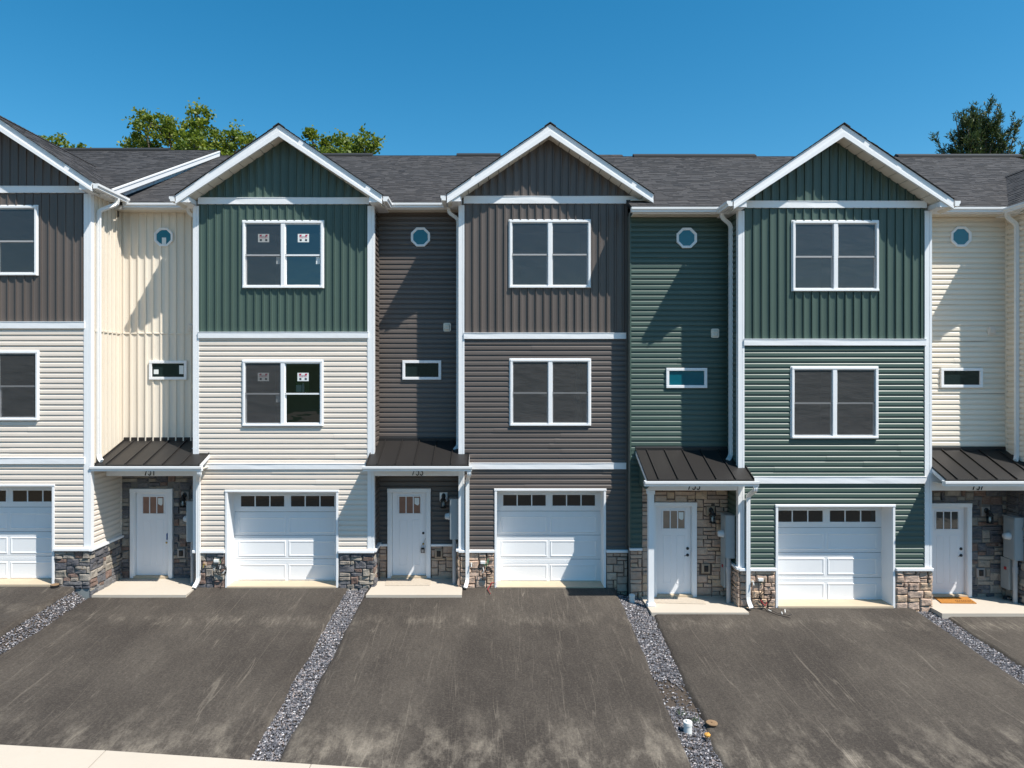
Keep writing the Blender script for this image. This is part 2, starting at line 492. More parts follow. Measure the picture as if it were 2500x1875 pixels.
class MB:
    """Collects vertices and faces (in world coordinates) and links them as one mesh object."""

    def __init__(s):
        s.v, s.f, s.mi, s.tone = [], [], [], []

    def add(s, vs, fs, mi=0, tone=None):
        o = len(s.v)
        s.v += [tuple(p) for p in vs]
        s.f += [tuple(i + o for i in f) for f in fs]
        s.mi += [mi] * len(fs)
        if tone is not None:
            s.tone += [tone] * len(vs)
        return s

    def box(s, x0, x1, y0, y1, z0, z1, mi=0):
        if x0 > x1: x0, x1 = x1, x0
        if y0 > y1: y0, y1 = y1, y0
        if z0 > z1: z0, z1 = z1, z0
        v = [(x0, y0, z0), (x1, y0, z0), (x1, y1, z0), (x0, y1, z0), (x0, y0, z1), (x1, y0, z1), (x1, y1, z1), (x0, y1, z1)]
        f = [(0, 3, 2, 1), (4, 5, 6, 7), (0, 1, 5, 4), (1, 2, 6, 5), (2, 3, 7, 6), (3, 0, 4, 7)]
        return s.add(v, f, mi)

    def bbox(s, x0, x1, y0, y1, z0, z1, b=0.006, mi=0):
        """Box with its front (-y) edges chamfered."""
        if z0 > z1: z0, z1 = z1, z0
        v = [(x0 + b, y0, z0 + b), (x1 - b, y0, z0 + b), (x1 - b, y0, z1 - b), (x0 + b, y0, z1 - b),
             (x0, y0 + b, z0), (x1, y0 + b, z0), (x1, y0 + b, z1), (x0, y0 + b, z1),
             (x0, y1, z0), (x1, y1, z0), (x1, y1, z1), (x0, y1, z1)]
        f = [(0, 1, 2, 3)]
        for k in range(4):
            j = (k + 1) % 4
            f += [(4 + k, 4 + j, j, k), (8 + k, 8 + j, 4 + j, 4 + k)]
        f.append((11, 10, 9, 8))
        return s.add(v, f, mi)

    def prism(s, poly, m0, m1, mi=0):
        """poly: 2-D points; m0, m1 map a 2-D point to the two end positions."""
        n = len(poly)
        v = [m0(p) for p in poly] + [m1(p) for p in poly]
        f = [tuple(range(n))[::-1], tuple(range(n, 2 * n))]
        f += [(i, (i + 1) % n, n + (i + 1) % n, n + i) for i in range(n)]
        return s.add(v, f, mi)

    def xprism(s, poly_yz, x0, x1, mi=0):
        return s.prism(poly_yz, lambda p: (x0, p[0], p[1]), lambda p: (x1, p[0], p[1]), mi)

    def yprism(s, poly_xz, y0, y1, mi=0):
        return s.prism(poly_xz, lambda p: (p[0], y0, p[1]), lambda p: (p[0], y1, p[1]), mi)

    def tube(s, path, r, n=6, mi=0, sect=None):
        path = [Vector(p) for p in path]
        rings = []
        up0 = Vector((0.03, 1, 0.02)).normalized()
        for i, p in enumerate(path):
            if i == 0: t = path[1] - p
            elif i == len(path) - 1: t = p - path[i - 1]
            else: t = (path[i + 1] - p).normalized() + (p - path[i - 1]).normalized()
            t.normalize()
            a = up0 - t * up0.dot(t)
            if a.length < 0.15:
                a = Vector((0, 0, 1)) - t * t.z
            a.normalize()
            b = t.cross(a)
            rr = r[i] if isinstance(r, (list, tuple)) else r
            if sect:
                rings.append([p + a * q[1] + b * q[0] for q in sect])
            else:
                rings.append([p + (a * math.cos(2 * math.pi * k / n) + b * math.sin(2 * math.pi * k / n)) * rr for k in range(n)])
        m = len(rings[0])
        v = [q for ring in rings for q in ring]
        f = []
        for i in range(len(rings) - 1):
            for k in range(m):
                f.append((i * m + k, i * m + (k + 1) % m, (i + 1) * m + (k + 1) % m, (i + 1) * m + k))
        f += [tuple(range(m))[::-1], tuple(range((len(rings) - 1) * m, len(rings) * m))]
        return s.add(v, f, mi)

    def lathe(s, cx, cy, prof, n=12, mi=0):
        v = []
        for r, z in prof:
            v += [(cx + r * math.cos(2 * math.pi * k / n), cy + r * math.sin(2 * math.pi * k / n), z) for k in range(n)]
        f = []
        for i in range(len(prof) - 1):
            for k in range(n):
                f.append((i * n + k, i * n + (k + 1) % n, (i + 1) * n + (k + 1) % n, (i + 1) * n + k))
        f += [tuple(range(n))[::-1], tuple(range((len(prof) - 1) * n, len(prof) * n))]
        return s.add(v, f, mi)

    def build(s, name, mats, parent=None, smooth=False, origin=None):
        if not isinstance(mats, (list, tuple)):
            mats = [mats]
        if origin is None:
            xs = [p[0] for p in s.v]; ys = [p[1] for p in s.v]; zs = [p[2] for p in s.v]
            origin = ((min(xs) + max(xs)) / 2, (min(ys) + max(ys)) / 2, min(zs))
        o = Vector(origin)
        me = bpy.data.meshes.new(name)
        me.from_pydata([(p[0] - o.x, p[1] - o.y, p[2] - o.z) for p in s.v], [], s.f)
        for m in mats:
            me.materials.append(m)
        if len(mats) > 1:
            me.polygons.foreach_set('material_index', s.mi)
        if smooth:
            me.polygons.foreach_set('use_smooth', [True] * len(me.polygons))
        if s.tone:
            a = me.attributes.new('tone', 'FLOAT', 'POINT')
            a.data.foreach_set('value', s.tone)
        me.update()
        ob = bpy.data.objects.new(name, me)
        COL.objects.link(ob)
        if parent is not None:
            ob.parent = parent
            ob.location = o - WL[parent.name]
        else:
            ob.location = o
        WL[ob.name] = o
        return ob


def thing(name, label, cat, loc, group=None):
    o = bpy.data.objects.new(name, None)
    COL.objects.link(o)
    o.location = loc
    o.empty_display_size = 0.3
    WL[o.name] = Vector(loc)
    o['label'] = label
    o['category'] = cat
    if group:
        o['group'] = group
    return o


def tag(o, label, cat, group=None):
    o['label'] = label
    o['category'] = cat
    if group:
        o['group'] = group
    return o


def struct(o):
    o['kind'] = 'structure'
    return o


def stuff(o):
    o['kind'] = 'stuff'
    return o


def text_geo(txt, size):
    """Glyph outlines of a word as flat vertices and faces, centred on x, baseline at 0."""
    cu = bpy.data.curves.new('glyphs', 'FONT')
    cu.body = txt
    cu.size = size
    cu.align_x = 'CENTER'
    to = bpy.data.objects.new('glyphs', cu)
    COL.objects.link(to)
    dg = bpy.context.evaluated_depsgraph_get()
    me = bpy.data.meshes.new_from_object(to.evaluated_get(dg))
    vs = [(v.co.x, v.co.y) for v in me.vertices]
    fs = [tuple(p.vertices) for p in me.polygons]
    bpy.data.objects.remove(to)
    bpy.data.curves.remove(cu)
    bpy.data.meshes.remove(me)
    return vs, fs


def facing(O, A, N):
    O, A, N = Vector(O), Vector(A), Vector(N)
    return lambda s, n, z: O + A * s + N * n + Vector((0, 0, z))


def front(y):
    return facing((0, y, 0), (1, 0, 0), (0, -1, 0))


LAP = [(0.0, 0.0), (0.0001, 0.029), (0.042, 0.0265), (0.058, 0.0255), (0.066, 0.0225), (0.080, 0.0125), (0.092, 0.0055), (0.106, 0.002), (0.121, 0.001)]
BNB = [(0.0, 0.016), (0.002, 0.002), (0.009, 0.002), (0.012, 0.040), (0.038, 0.041), (0.042, 0.020), (0.047, 0.024), (0.070, 0.014), (0.115, 0.008), (0.160, 0.012), (0.183, 0.016)]


def strips(house, name, mat, P, mode, c0, c1, prof, pitch, r0, r1, holes, seams=0.0, wave=0.0012):
    """Rows of siding as separate boards. mode 'h': boards run along s and stack in z; 'v': run in z, step along s.
    holes: (s0, s1, z0, z1). r0, r1: numbers or functions of the cross coordinate."""
    f0 = r0 if callable(r0) else (lambda c: r0)
    f1 = r1 if callable(r1) else (lambda c: r1)
    hs = [(h[2], h[3], h[0], h[1]) if mode == 'h' else h for h in holes]      # (c0, c1, r0, r1)
    pt = (lambda c, r, n: P(r, n, c)) if mode == 'h' else (lambda c, r, n: P(c, n, r))
    k = 0
    ca = c0
    while ca < c1 - 0.012:
        cb = min(ca + pitch, c1)
        sd = U(0, 100)
        off = U(-0.0012, 0.0012)
        cuts = sorted({ca, cb} | {e for h in hs for e in h[:2] if ca + 0.004 < e < cb - 0.004})
        subs = list(zip(cuts[:-1], cuts[1:]))
        pieces = []
        for a, b in subs:
            iv = [(-1e9, 1e9)]
            for h in hs:
                if h[0] <= a + 0.005 and h[1] >= b - 0.005:
                    nv = []
                    for p0, p1 in iv:
                        if h[2] > p0: nv.append((p0, min(p1, h[2])))
                        if h[3] < p1: nv.append((max(p0, h[3]), p1))
                    iv = [q for q in nv if q[1] - q[0] > 0.01]
            pieces.append((a, b, iv))

        def grid(mb, a, b, p0, p1, noff):
            ts = sorted({a - ca, b - ca} | {t for t, _ in prof if a - ca < t < b - ca})
            if abs(a - ca) < 1e-6: ts = [0.0] + ts
            pr = []
            for i, t in enumerate(ts):
                if i == 0 and abs(a - ca) < 1e-6:
                    pr.append((t, prof[0][1])); continue
                for (ta, na), (tb, nb) in zip(prof[:-1], prof[1:]):
                    if ta - 1e-9 <= t <= tb + 1e-9:
                        q = (t - ta) / (tb - ta) if tb > ta else 1
                        pr.append((t, na + (nb - na) * q)); break
                else:
                    pr.append((t, prof[-1][1]))
            cs = [ca + t for t, _ in pr]
            lo = [max(p0, f0(c)) for c in cs]
            hi = [min(p1, f1(c)) for c in cs]
            if max(h - l_ for l_, h in zip(lo, hi)) < 0.012: return False
            ln = max(h - l_ for l_, h in zip(lo, hi))
            ns = max(1, min(6, int(ln / 0.6)))
            vs_, fs_ = [], []
            for i, (t, nn) in enumerate(pr):
                h_ = max(hi[i], lo[i])
                for j in range(ns + 1):
                    r_ = lo[i] + (h_ - lo[i]) * j / ns
                    w = noise.noise((sd, r_ * 1.3, 0)) * wave * 2
                    vs_.append(pt(cs[i] + noise.noise((sd + 9, r_ * 0.8, 0)) * wave, r_, nn + off + noff + w))
            for i in range(len(pr) - 1):
                for j in range(ns):
                    q = i * (ns + 1) + j
                    fs_.append((q, q + 1, q + ns + 2, q + ns + 1))
            mb.add(vs_, fs_)
            return True

        if len(pieces) == 1:
            a, b, iv = pieces[0]
            for p0, p1 in iv:
                q0 = max(p0, min(f0(a), f0(b))); q1 = min(p1, max(f1(a), f1(b)))
                segs = [(p0, p1, 0)]
                if seams and q1 - q0 > 1.6 and R() < seams:
                    sp = U(q0 + 0.5, q1 - 0.5)
                    segs = [(p0, sp, 0), (sp - 0.012, p1, 0.0042)]
                for s0, s1, no in segs:
                    mb = MB()
                    if grid(mb, a, b, s0, s1, no):
                        mb.build(name, mat, house)
        else:
            mb = MB()
            ok = False
            for a, b, iv in pieces:
                for p0, p1 in iv:
                    ok |= grid(mb, a, b, p0, p1, 0)
            if ok:
                mb.build(name, mat, house)
        ca = cb


def wall_holes(mb, P, s0, s1, z0, z1, n0, n1, holes):
    """A slab of wall with rectangular openings."""
    xs = sorted({s0, s1} | {e for h in holes for e in h[:2] if s0 < e < s1})
    for a, b in zip(xs[:-1], xs[1:]):
        iv = [(z0, z1)]
        for h in holes:
            if h[0] <= a + 1e-6 and h[1] >= b - 1e-6:
                nv = []
                for p0, p1 in iv:
                    if h[2] > p0: nv.append((p0, min(p1, h[2])))
                    if h[3] < p1: nv.append((max(p0, h[3]), p1))
                iv = [q for q in nv if q[1] > q[0]]
        for p0, p1 in iv:
            c = [P(a, n0, p0), P(b, n0, p0), P(b, n1, p0), P(a, n1, p0), P(a, n0, p1), P(b, n0, p1), P(b, n1, p1), P(a, n1, p1)]
            mb.add(c, [(0, 3, 2, 1), (4, 5, 6, 7), (0, 1, 5, 4), (1, 2, 6, 5), (2, 3, 7, 6), (3, 0, 4, 7)])


def stones(house, mat, P, s0, s1, z0, z1, holes, cell=(0.088, 0.088), wmax=5, hmax=2, proud=0.045):
    """Random ashlar: each stone is its own piece with a rough pillowed face."""
    nx = max(1, round((s1 - s0) / cell[0])); nz = max(1, round((z1 - z0) / cell[1]))
    cw, ch = (s1 - s0) / nx, (z1 - z0) / nz
    occ = [[False] * nx for _ in range(nz)]
    for j in range(nz):
        for i in range(nx):
            a, b = s0 + i * cw, s0 + (i + 1) * cw
            c, d = z0 + j * ch, z0 + (j + 1) * ch
            for h in holes:
                if min(b, h[1]) - max(a, h[0]) > cw * 0.5 and min(d, h[3]) - max(c, h[2]) > ch * 0.5:
                    occ[j][i] = True
    for j in range(nz):
        for i in range(nx):
            if occ[j][i]: continue
            w = random.choice([1, 2, 2, 3, 3, 4, wmax]); h = random.choice([1, 1, 1, 2, hmax])
            if w == 1 and h == 1: w = 2
            if h > 1: w = random.choice([2, 3, 3, 4])
            h = min(h, nz - j)
            k = 0
            while k < w and i + k < nx and not occ[j][i + k]: k += 1
            w = k
            while h > 1 and any(occ[j + q][i + e] for q in range(h) for e in range(w)): h -= 1
            for q in range(h):
                for e in range(w): occ[j + q][i + e] = True
            g = 0.006
            a, b = s0 + i * cw + g + U(0, 0.005), s0 + (i + w) * cw - g - U(0, 0.005)
            c, d = z0 + j * ch + g + U(0, 0.004), z0 + (j + h) * ch - g - U(0, 0.004)
            for hh in holes:      # trim against openings
                if min(b, hh[1]) > max(a, hh[0]) and min(d, hh[3]) > max(c, hh[2]):
                    if hh[0] > a and hh[0] < b and (b - hh[0]) < (b - a) * 0.5: b = hh[0] - 0.004
                    elif hh[1] < b and hh[1] > a and (hh[1] - a) < (b - a) * 0.5: a = hh[1] + 0.004
                    if hh[2] > c and hh[2] < d and (d - hh[2]) < (d - c) * 0.5: d = hh[2] - 0.004
                    elif hh[3] < d and hh[3] > c and (hh[3] - c) < (d - c) * 0.5: c = hh[3] + 0.004
            if b - a < 0.025 or d - c < 0.025: continue
            pr = proud * U(0.6, 1.25)
            sd = U(0, 500)
            vs_, fs_ = [], []
            ts = (0.0, 0.10, 0.38, 0.68, 0.90, 1.0)
            N_ = len(ts)
            jx = [U(-0.010, 0.010) for _ in range(4)]; jz = [U(-0.009, 0.009) for _ in range(4)]
            for q, tz in enumerate(ts):
                for e, tx in enumerate(ts):
                    ex = jx[0] * (1 - tx) * (1 - tz) + jx[1] * tx * (1 - tz) + jx[2] * tx * tz + jx[3] * (1 - tx) * tz
                    ez = jz[0] * (1 - tx) * (1 - tz) + jz[1] * tx * (1 - tz) + jz[2] * tx * tz + jz[3] * (1 - tx) * tz
                    S = a + (b - a) * tx + ex; Zz = c + (d - c) * tz + ez
                    edge = (q in (0, N_ - 1)) or (e in (0, N_ - 1))
                    nn = pr * (0.35 if edge else 0.85) + noise.noise((S * 9 + sd, Zz * 9, sd)) * 0.030 * (0.4 if edge else 1)
                    vs_.append(P(S, max(0.006, nn), Zz))
            for q in range(N_ - 1):
                for e in range(N_ - 1):
                    fs_.append((q * N_ + e, q * N_ + e + 1, (q + 1) * N_ + e + 1, (q + 1) * N_ + e))
            rim = [e for e in range(N_)] + [q * N_ + N_ - 1 for q in range(1, N_)] + [(N_ - 1) * N_ + e for e in range(N_ - 2, -1, -1)] + [q * N_ for q in range(N_ - 2, 0, -1)]
            base = len(vs_)
            for r_ in rim:
                q, e = divmod(r_, N_)
                vs_.append(P(a + (b - a) * ts[e], -0.01, c + (d - c) * ts[q]))
            m_ = len(rim)
            for t_ in range(m_):
                fs_.append((rim[(t_ + 1) % m_], rim[t_], base + t_, base + (t_ + 1) % m_))
            MB().add(vs_, fs_).build('stone', mat, house)

# ------------------------------------------------------------------ ground heights
GRADE = 0.078
FLOOR = {751: 0.0, 753: 0.0, 749: 0.22, 755: -0.145, 757: -0.17}
YF = {749: -0.60, 751: 0.0, 753: 0.0, 755: -0.96, 757: -0.96}
YR = {751: 0.71, 753: 0.71, 755: -0.25, 757: -0.25}


def drive_z(num, y):
    return FLOOR[num] - GRADE * max(0.0, YF[num] - y)


def street_y(x):
    return -5.97 - 0.116 * (x + 7.2)


# ------------------------------------------------------------------ the setting
def sheet(name, mat, pts, z=None):
    mb = MB()
    mb.add([(p[0], p[1], p[2] if len(p) > 2 else z) for p in pts], [tuple(range(len(pts)))])
    return struct(mb.build(name, mat))


sheet('ground', FIELD, [(-900, -900, -0.95), (900, -900, -0.95), (900, 900, -0.95), (-900, 900, -0.95)])


def lot_base():
    mb = MB()
    xs = [-30, -9.36, -9.02, -3.0, 2.95, 3.35, 9.3, 9.7, 30]
    zs = [0.02, 0.0, -0.10, -0.10, -0.10, -0.22, -0.22, -0.27, -0.27]
    ys = [2.0, -0.6, -1.5, -3.0, -4.5, -6.0, -7.0]
    v, f = [], []
    for y in ys:
        for x, z in zip(xs, zs):
            yy = max(y, street_y(x) - 0.15)
            v.append((x, yy, z - GRADE * max(0, -yy)))
    n = len(xs)
    for j in range(len(ys) - 1):
        for i in range(n - 1):
            f.append((j * n + i, j * n + i + 1, (j + 1) * n + i + 1, (j + 1) * n + i))
    return struct(mb.add(v, f).build('terrain', SOIL))


lot_base()

# driveways: left and right edges as (x near the house, x at the street)
DRIVE = {749: ((-15.6, -15.6), (-9.28, -9.42)), 751: ((-9.02, -9.30), (-3.30, -3.40)), 753: ((-2.90, -3.03), (2.92, 2.83)),
         755: ((3.44, 3.22), (9.24, 9.24)), 757: ((9.66, 9.68), (15.6, 15.6))}


def edge_noise(seed, y):
    return noise.noise((seed, y * 1.1, 0)) * 0.045 + noise.noise((seed, y * 5, 3)) * 0.022


for num, ((la, lb), (ra, rb)) in DRIVE.items():
    mb = MB()
    v, f = [], []
    nx, ny = 26, 56
    yt = YF[num] + 0.03
    for j in range(ny + 1):
        for i in range(nx + 1):
            tx = i / nx
            t0 = j / ny
            x_ = la + (ra - la) * tx
            yb = street_y(x_) + 0.004
            y = yt + (yb - yt) * t0
            t = (yt - y) / 6.6
            l_ = la + (lb - la) * t + edge_noise(num, y)
            r_ = ra + (rb - ra) * t + edge_noise(num + 7, y)
            # rounded asphalt shoulder at both sides
            if i == 0: x, dz = l_, -0.09
            elif i == 1: x, dz = l_ + 0.05, -0.018
            elif i == nx: x, dz = r_, -0.09
            elif i == nx - 1: x, dz = r_ - 0.05, -0.018
            else: x, dz = l_ + 0.10 + (r_ - l_ - 0.20) * (i - 2) / (nx - 4), 0.0
            z = drive_z(num, y) - 0.012 + dz + noise.noise((x * 0.8, y * 0.8, num)) * 0.008
            v.append((x, y, z))
    for j in range(ny):
        for i in range(nx):
            q = j * (nx + 1) + i
            f.append((q, q + nx + 1, q + nx + 2, q + 1))
    struct(mb.add(v, f).build('driveway', ASPHALT, smooth=True))

# sidewalk slabs, kerb and road beyond the foot of the driveways
xw = -33.0
while xw < 30:
    x1 = xw + 3.05
    a, b = xw + 0.006, x1 - 0.006
    mb = MB()
    za = -0.49
    top = [(a, street_y(a), za), (b, street_y(b), za), (b, street_y(b) - 1.5, za - 0.03), (a, street_y(a) - 1.5, za - 0.03)]
    bot = [(p[0], p[1], p[2] - 0.3) for p in top]
    mb.add(top + bot, [(3, 2, 1, 0), (0, 1, 5, 4), (1, 2, 6, 5), (2, 3, 7, 6), (3, 0, 4, 7)])
    struct(mb.build('sidewalk', CONC))
    xw = x1
kerb = MB()
a, b = -33, 30
kerb.add([(a, street_y(a) - 1.505, -0.525), (b, street_y(b) - 1.505, -0.525), (b, street_y(b) - 1.66, -0.54), (a, street_y(a) - 1.66, -0.54),
          (a, street_y(a) - 1.505, -0.95), (b, street_y(b) - 1.505, -0.95), (b, street_y(b) - 1.70, -0.95), (a, street_y(a) - 1.70, -0.95)],
         [(3, 2, 1, 0), (0, 1, 5, 4), (1, 2, 6, 5), (2, 3, 7, 6), (3, 0, 4, 7)])
struct(kerb.build('kerb', CONC))
sheet('road', ROADM, [(-120, street_y(-120) - 1.6, -0.66), (120, street_y(120) - 1.6, -0.66), (120, street_y(120) - 8.5, -0.66), (-120, street_y(-120) - 8.5, -0.66)])


def far_hill():
    """A low wooded rise across the street, behind the camera (seen only as a reflection in the panes)."""
    mb = MB()
    v, f = [], []
    nx, ny = 160, 14
    for j in range(ny + 1):
        for i in range(nx + 1):
            x = -260 + 520 * i / nx
            y = -85 - 60 * j / ny
            h = 9.0 * math.sin(min(1.0, j / 6) * math.pi / 2)
            n_ = noise.fractal((x * 0.09, y * 0.12, 0), 1.0, 2.0, 4)
            v.append((x, y + n_ * 1.5, -0.95 + (h * (1 + 0.45 * n_) + 2.2 * noise.noise((x * 0.4, y * 0.4, 2)) if j else 0)))
    for j in range(ny):
        for i in range(nx):
            q = j * (nx + 1) + i
            f.append((q, q + 1, q + nx + 2, q + nx + 1))
    struct(mb.add(v, f).build('hill', HILLM, smooth=True))


far_hill()

# ------------------------------------------------------------------ parts of a house


def trim_board(house, name, x0, x1, y, z0, z1, proud=0.05, wavy=0.0025, mat=None):
    """White metal-wrapped band; slightly dimpled like bent coil stock, with a drip lip on top."""
    mb = MB()
    n = max(2, int((x1 - x0) / 0.22))
    sd = U(0, 99)
    v, f = [], []
    for i in range(n + 1):
        x = x0 + (x1 - x0) * i / n
        w = noise.noise((sd, x * 1.6, 0)) * wavy * 2
        zz = noise.noise((sd + 5, x * 0.9, 0)) * wavy
        ym = y - proud + w
        v += [(x, y, z1 + zz), (x, y - proud - 0.008, z1 + zz - 0.004), (x, y - proud - 0.008, z1 + zz - 0.016), (x, ym, z1 - 0.02),
              (x, ym + noise.noise((sd, x * 2.1, 7)) * wavy, (z0 + z1) / 2), (x, y - proud, z0), (x, y, z0)]
    for i in range(n):
        for k in range(6):
            q = i * 7 + k
            f.append((q, q + 1, q + 8, q + 7))
    f += [tuple(range(7)), tuple(range(n * 7 + 6, n * 7 - 1, -1))]
    mb.add(v, f)
    return mb.build(name, mat or WHITE, house)


def corner_board(house, x0, x1, y0, z0, z1, depth=0.13):
    """Post-like corner trim with a shallow return groove on its front."""
    mb = MB()
    w = x1 - x0
    poly = [(x0, y0 + depth), (x0, y0), (x0 + w * 0.60, y0), (x0 + w * 0.61, y0 + 0.010), (x0 + w * 0.68, y0 + 0.010), (x0 + w * 0.69, y0 + 0.002), (x1, y0 + 0.002), (x1, y0 + depth)]
    mb.prism(poly, lambda p: (p[0], p[1], z0), lambda p: (p[0], p[1], z1))
    return mb.build('corner_board', WHITE, house)


def quad_pane(mb, x0, x1, y, z0, z1, mi=0):
    mb.add([(x0, y, z0), (x1, y, z0), (x1, y, z1), (x0, y, z1)], [(0, 1, 2, 3)], mi)


STICKER_TXT = None


def sticker(win, xc, zc, y, w=0.26):
    global STICKER_TXT
    if STICKER_TXT is None:
        STICKER_TXT = text_geo('HARVEY', 0.052)
    h = w * 0.74
    mb = MB()
    quad_pane(mb, xc - w / 2, xc + w / 2, y, zc - h / 2, zc + h / 2, 0)
    yy = y - 0.002
    for sx, sz, mi in ((-0.26, 0.30, 1), (0.26, 0.30, 1), (-0.24, -0.24, 2), (0.24, -0.24, 2)):
        x, z = xc + sx * w, zc + sz * h
        a, b, sk = w * 0.095, h * 0.115, 0.006 if mi == 1 else 0.0
        mb.add([(x - a - sk, yy, z - b), (x + a - sk, yy, z - b), (x + a + sk, yy, z + b), (x - a + sk, yy, z + b)], [(0, 1, 2, 3)], mi)
    n = 8                                           # the thin arc over the word
    for i in range(n):
        t0, t1 = i / n, (i + 1) / n
        fx = lambda t: xc + (t - 0.5) * w * 0.42
        fz = lambda t: zc + h * (0.14 + 0.07 * math.sin(math.pi * t))
        mb.add([(fx(t0), yy, fz(t0)), (fx(t1), yy, fz(t1)), (fx(t1), yy, fz(t1) + 0.005), (fx(t0), yy, fz(t0) + 0.005)], [(0, 1, 2, 3)], 2)
    tv, tf = STICKER_TXT
    mb.add([(xc + a, yy, zc + b - h * 0.04) for a, b in tv], tf, 1)
    mb.build('sticker', [PAPER, INKR, INKD], win)


def double_window(house, y, x0, x1, z0, z1, screens=(True, True), smat=None, stick=(False, False), tags=(False, False)):
    """Twin double-hung window: casing, mullion, sashes, four panes, half or full insect screens."""
    c, mu = 0.052, 0.092
    xc = (x0 + x1) / 2
    yo = y - 0.062
    mb = MB()
    mb.bbox(x0, x1, yo, y + 0.03, z1 - c, z1, 0.006)
    mb.bbox(x0, x1, yo - 0.012, y + 0.03, z0, z0 + c * 0.9, 0.006)
    mb.bbox(x0, x0 + c, yo + 0.003, y + 0.03, z0 + c * 0.9, z1 - c, 0.006)
    mb.bbox(x1 - c, x1, yo + 0.003, y + 0.03, z0 + c * 0.9, z1 - c, 0.006)
    mb.bbox(xc - mu / 2, xc + mu / 2, yo + 0.008, y + 0.03, z0 + c * 0.9, z1 - c, 0.005)
    mb.box(x0 - 0.02, x1 + 0.02, y - 0.030, y - 0.005, z1 + 0.001, z1 + 0.022)          # J-channel over the head
    mb.box(x0 - 0.022, x0 - 0.001, y - 0.030, y - 0.005, z0, z1)
    mb.box(x1 + 0.001, x1 + 0.022, y - 0.030, y - 0.005, z0, z1)
    win = mb.build('window', WHITE, house)
    zm = z0 + (z1 - z0) * 0.492
    for k, (a, b) in enumerate(((x0 + c, xc - mu / 2), (xc + mu / 2, x1 - c))):
        zb, zt = z0 + c * 0.9, z1 - c
        s = 0.026
        sm = MB()
        ya, yb = y - 0.028, y + 0.004       # upper sash, set forward
        sm.box(a, b, ya, yb, zt - s, zt - 0.001); sm.box(a, a + s * 0.8, ya, yb, zm, zt - s); sm.box(b - s * 0.8, b, ya, yb, zm, zt - s)
        sm.box(a, b, ya, yb, zm - 0.018, zm + 0.018)
        yc, yd = y - 0.002, y + 0.030       # lower sash, set back
        sm.box(a, a + s, yc + 0.008, yd, zb, zm - 0.02); sm.box(b - s, b, yc + 0.008, yd, zb, zm - 0.02)
        sm.box(a, b, yc - 0.022, yd, zb + 0.001, zb + s * 1.2)
        sm.build('sash', WHITE, win)
        p = MB(); quad_pane(p, a + s * 0.5, b - s * 0.5, y - 0.010, zm, zt - s * 0.5); p.build('pane', GLASS, win)
        p = MB(); quad_pane(p, a + s * 0.5, b - s * 0.5, y + 0.018, zb + s * 0.5, zm - 0.002); p.build('pane', GLASS, win)
        if screens[k]:
            p = MB()
            nx, nz = 6, 10
            vv, ff = [], []
            for j in range(nz + 1):
                for i in range(nx + 1):
                    xx = a + 0.012 + (b - a - 0.024) * i / nx; zz = zb + 0.02 + (zt - zb - 0.03) * j / nz
                    ed = 0 if i in (0, nx) or j in (0, nz) else 1
                    vv.append((xx, y - 0.036 - ed * 0.004 * noise.noise((xx * 2.2, zz * 1.7, k + y)), zz))
            for j in range(nz):
                for i in range(nx):
                    q = j * (nx + 1) + i
                    ff.append((q, q + 1, q + nx + 2, q + nx + 1))
            p.add(vv, ff).build('insect_screen', smat or SCREEN, win, smooth=True)
        if stick[k]:
            sticker(win, (a + b) / 2 + 0.005, zm + (zt - zm) * 0.54, y - 0.0135)
        if tags[k]:
            p = MB(); quad_pane(p, b - 0.125, b - 0.035, y + 0.012, zm - 0.20, zm - 0.035); p.build('paper_label', PAPER, win)
    # dim room behind the opening
    rm = MB()
    ra, rb, r0, r1, ry0, ry1 = x0 - 0.15, x1 + 0.15, z0 - 0.75, z1 + 0.30, y + 0.125, y + 2.9
    rm.add([(ra, ry0, r0), (rb, ry0, r0), (rb, ry1, r0), (ra, ry1, r0), (ra, ry0, r1), (rb, ry0, r1), (rb, ry1, r1), (ra, ry1, r1)],
           [(0, 1, 2, 3), (4, 7, 6, 5), (3, 2, 6, 7), (0, 3, 7, 4), (1, 5, 6, 2)])
    rm.box(ra + 0.5, ra + 1.3, ry1 - 0.06, ry1 - 0.01, r0, r0 + 2.0)
    rm.build('room', DRYWALL, house)
    return win


def octagon_window(house, y, xc, zc, r, note=False):
    mb = MB()
    def ring(rad, yy):
        return [(xc + rad * math.cos(math.pi / 8 + k * math.pi / 4), yy, zc + rad * math.sin(math.pi / 8 + k * math.pi / 4)) for k in range(8)]
    rs = [(r, y - 0.004), (r, y - 0.040), (r * 0.97, y - 0.048), (r * 0.86, y - 0.046), (r * 0.84, y - 0.036), (r * 0.77, y - 0.034), (r * 0.75, y - 0.020)]
    v = [q for rad, yy in rs for q in ring(rad, yy)]
    f = []
    for i in range(len(rs) - 1):
        for k in range(8):
            f.append((i * 8 + k, i * 8 + (k + 1) % 8, (i + 1) * 8 + (k + 1) % 8, (i + 1) * 8 + k))
    win = mb.add(v, f).build('octagon_window', WHITE, house)
    p = MB(); p.add(ring(r * 0.77, y - 0.024), [tuple(range(8))]); p.build('pane', TEAL, win)
    if note:
        p = MB(); quad_pane(p, xc - 0.04, xc + 0.06, y - 0.027, zc - r * 0.70, zc - r * 0.05); p.build('paper_label', PAPER, win)


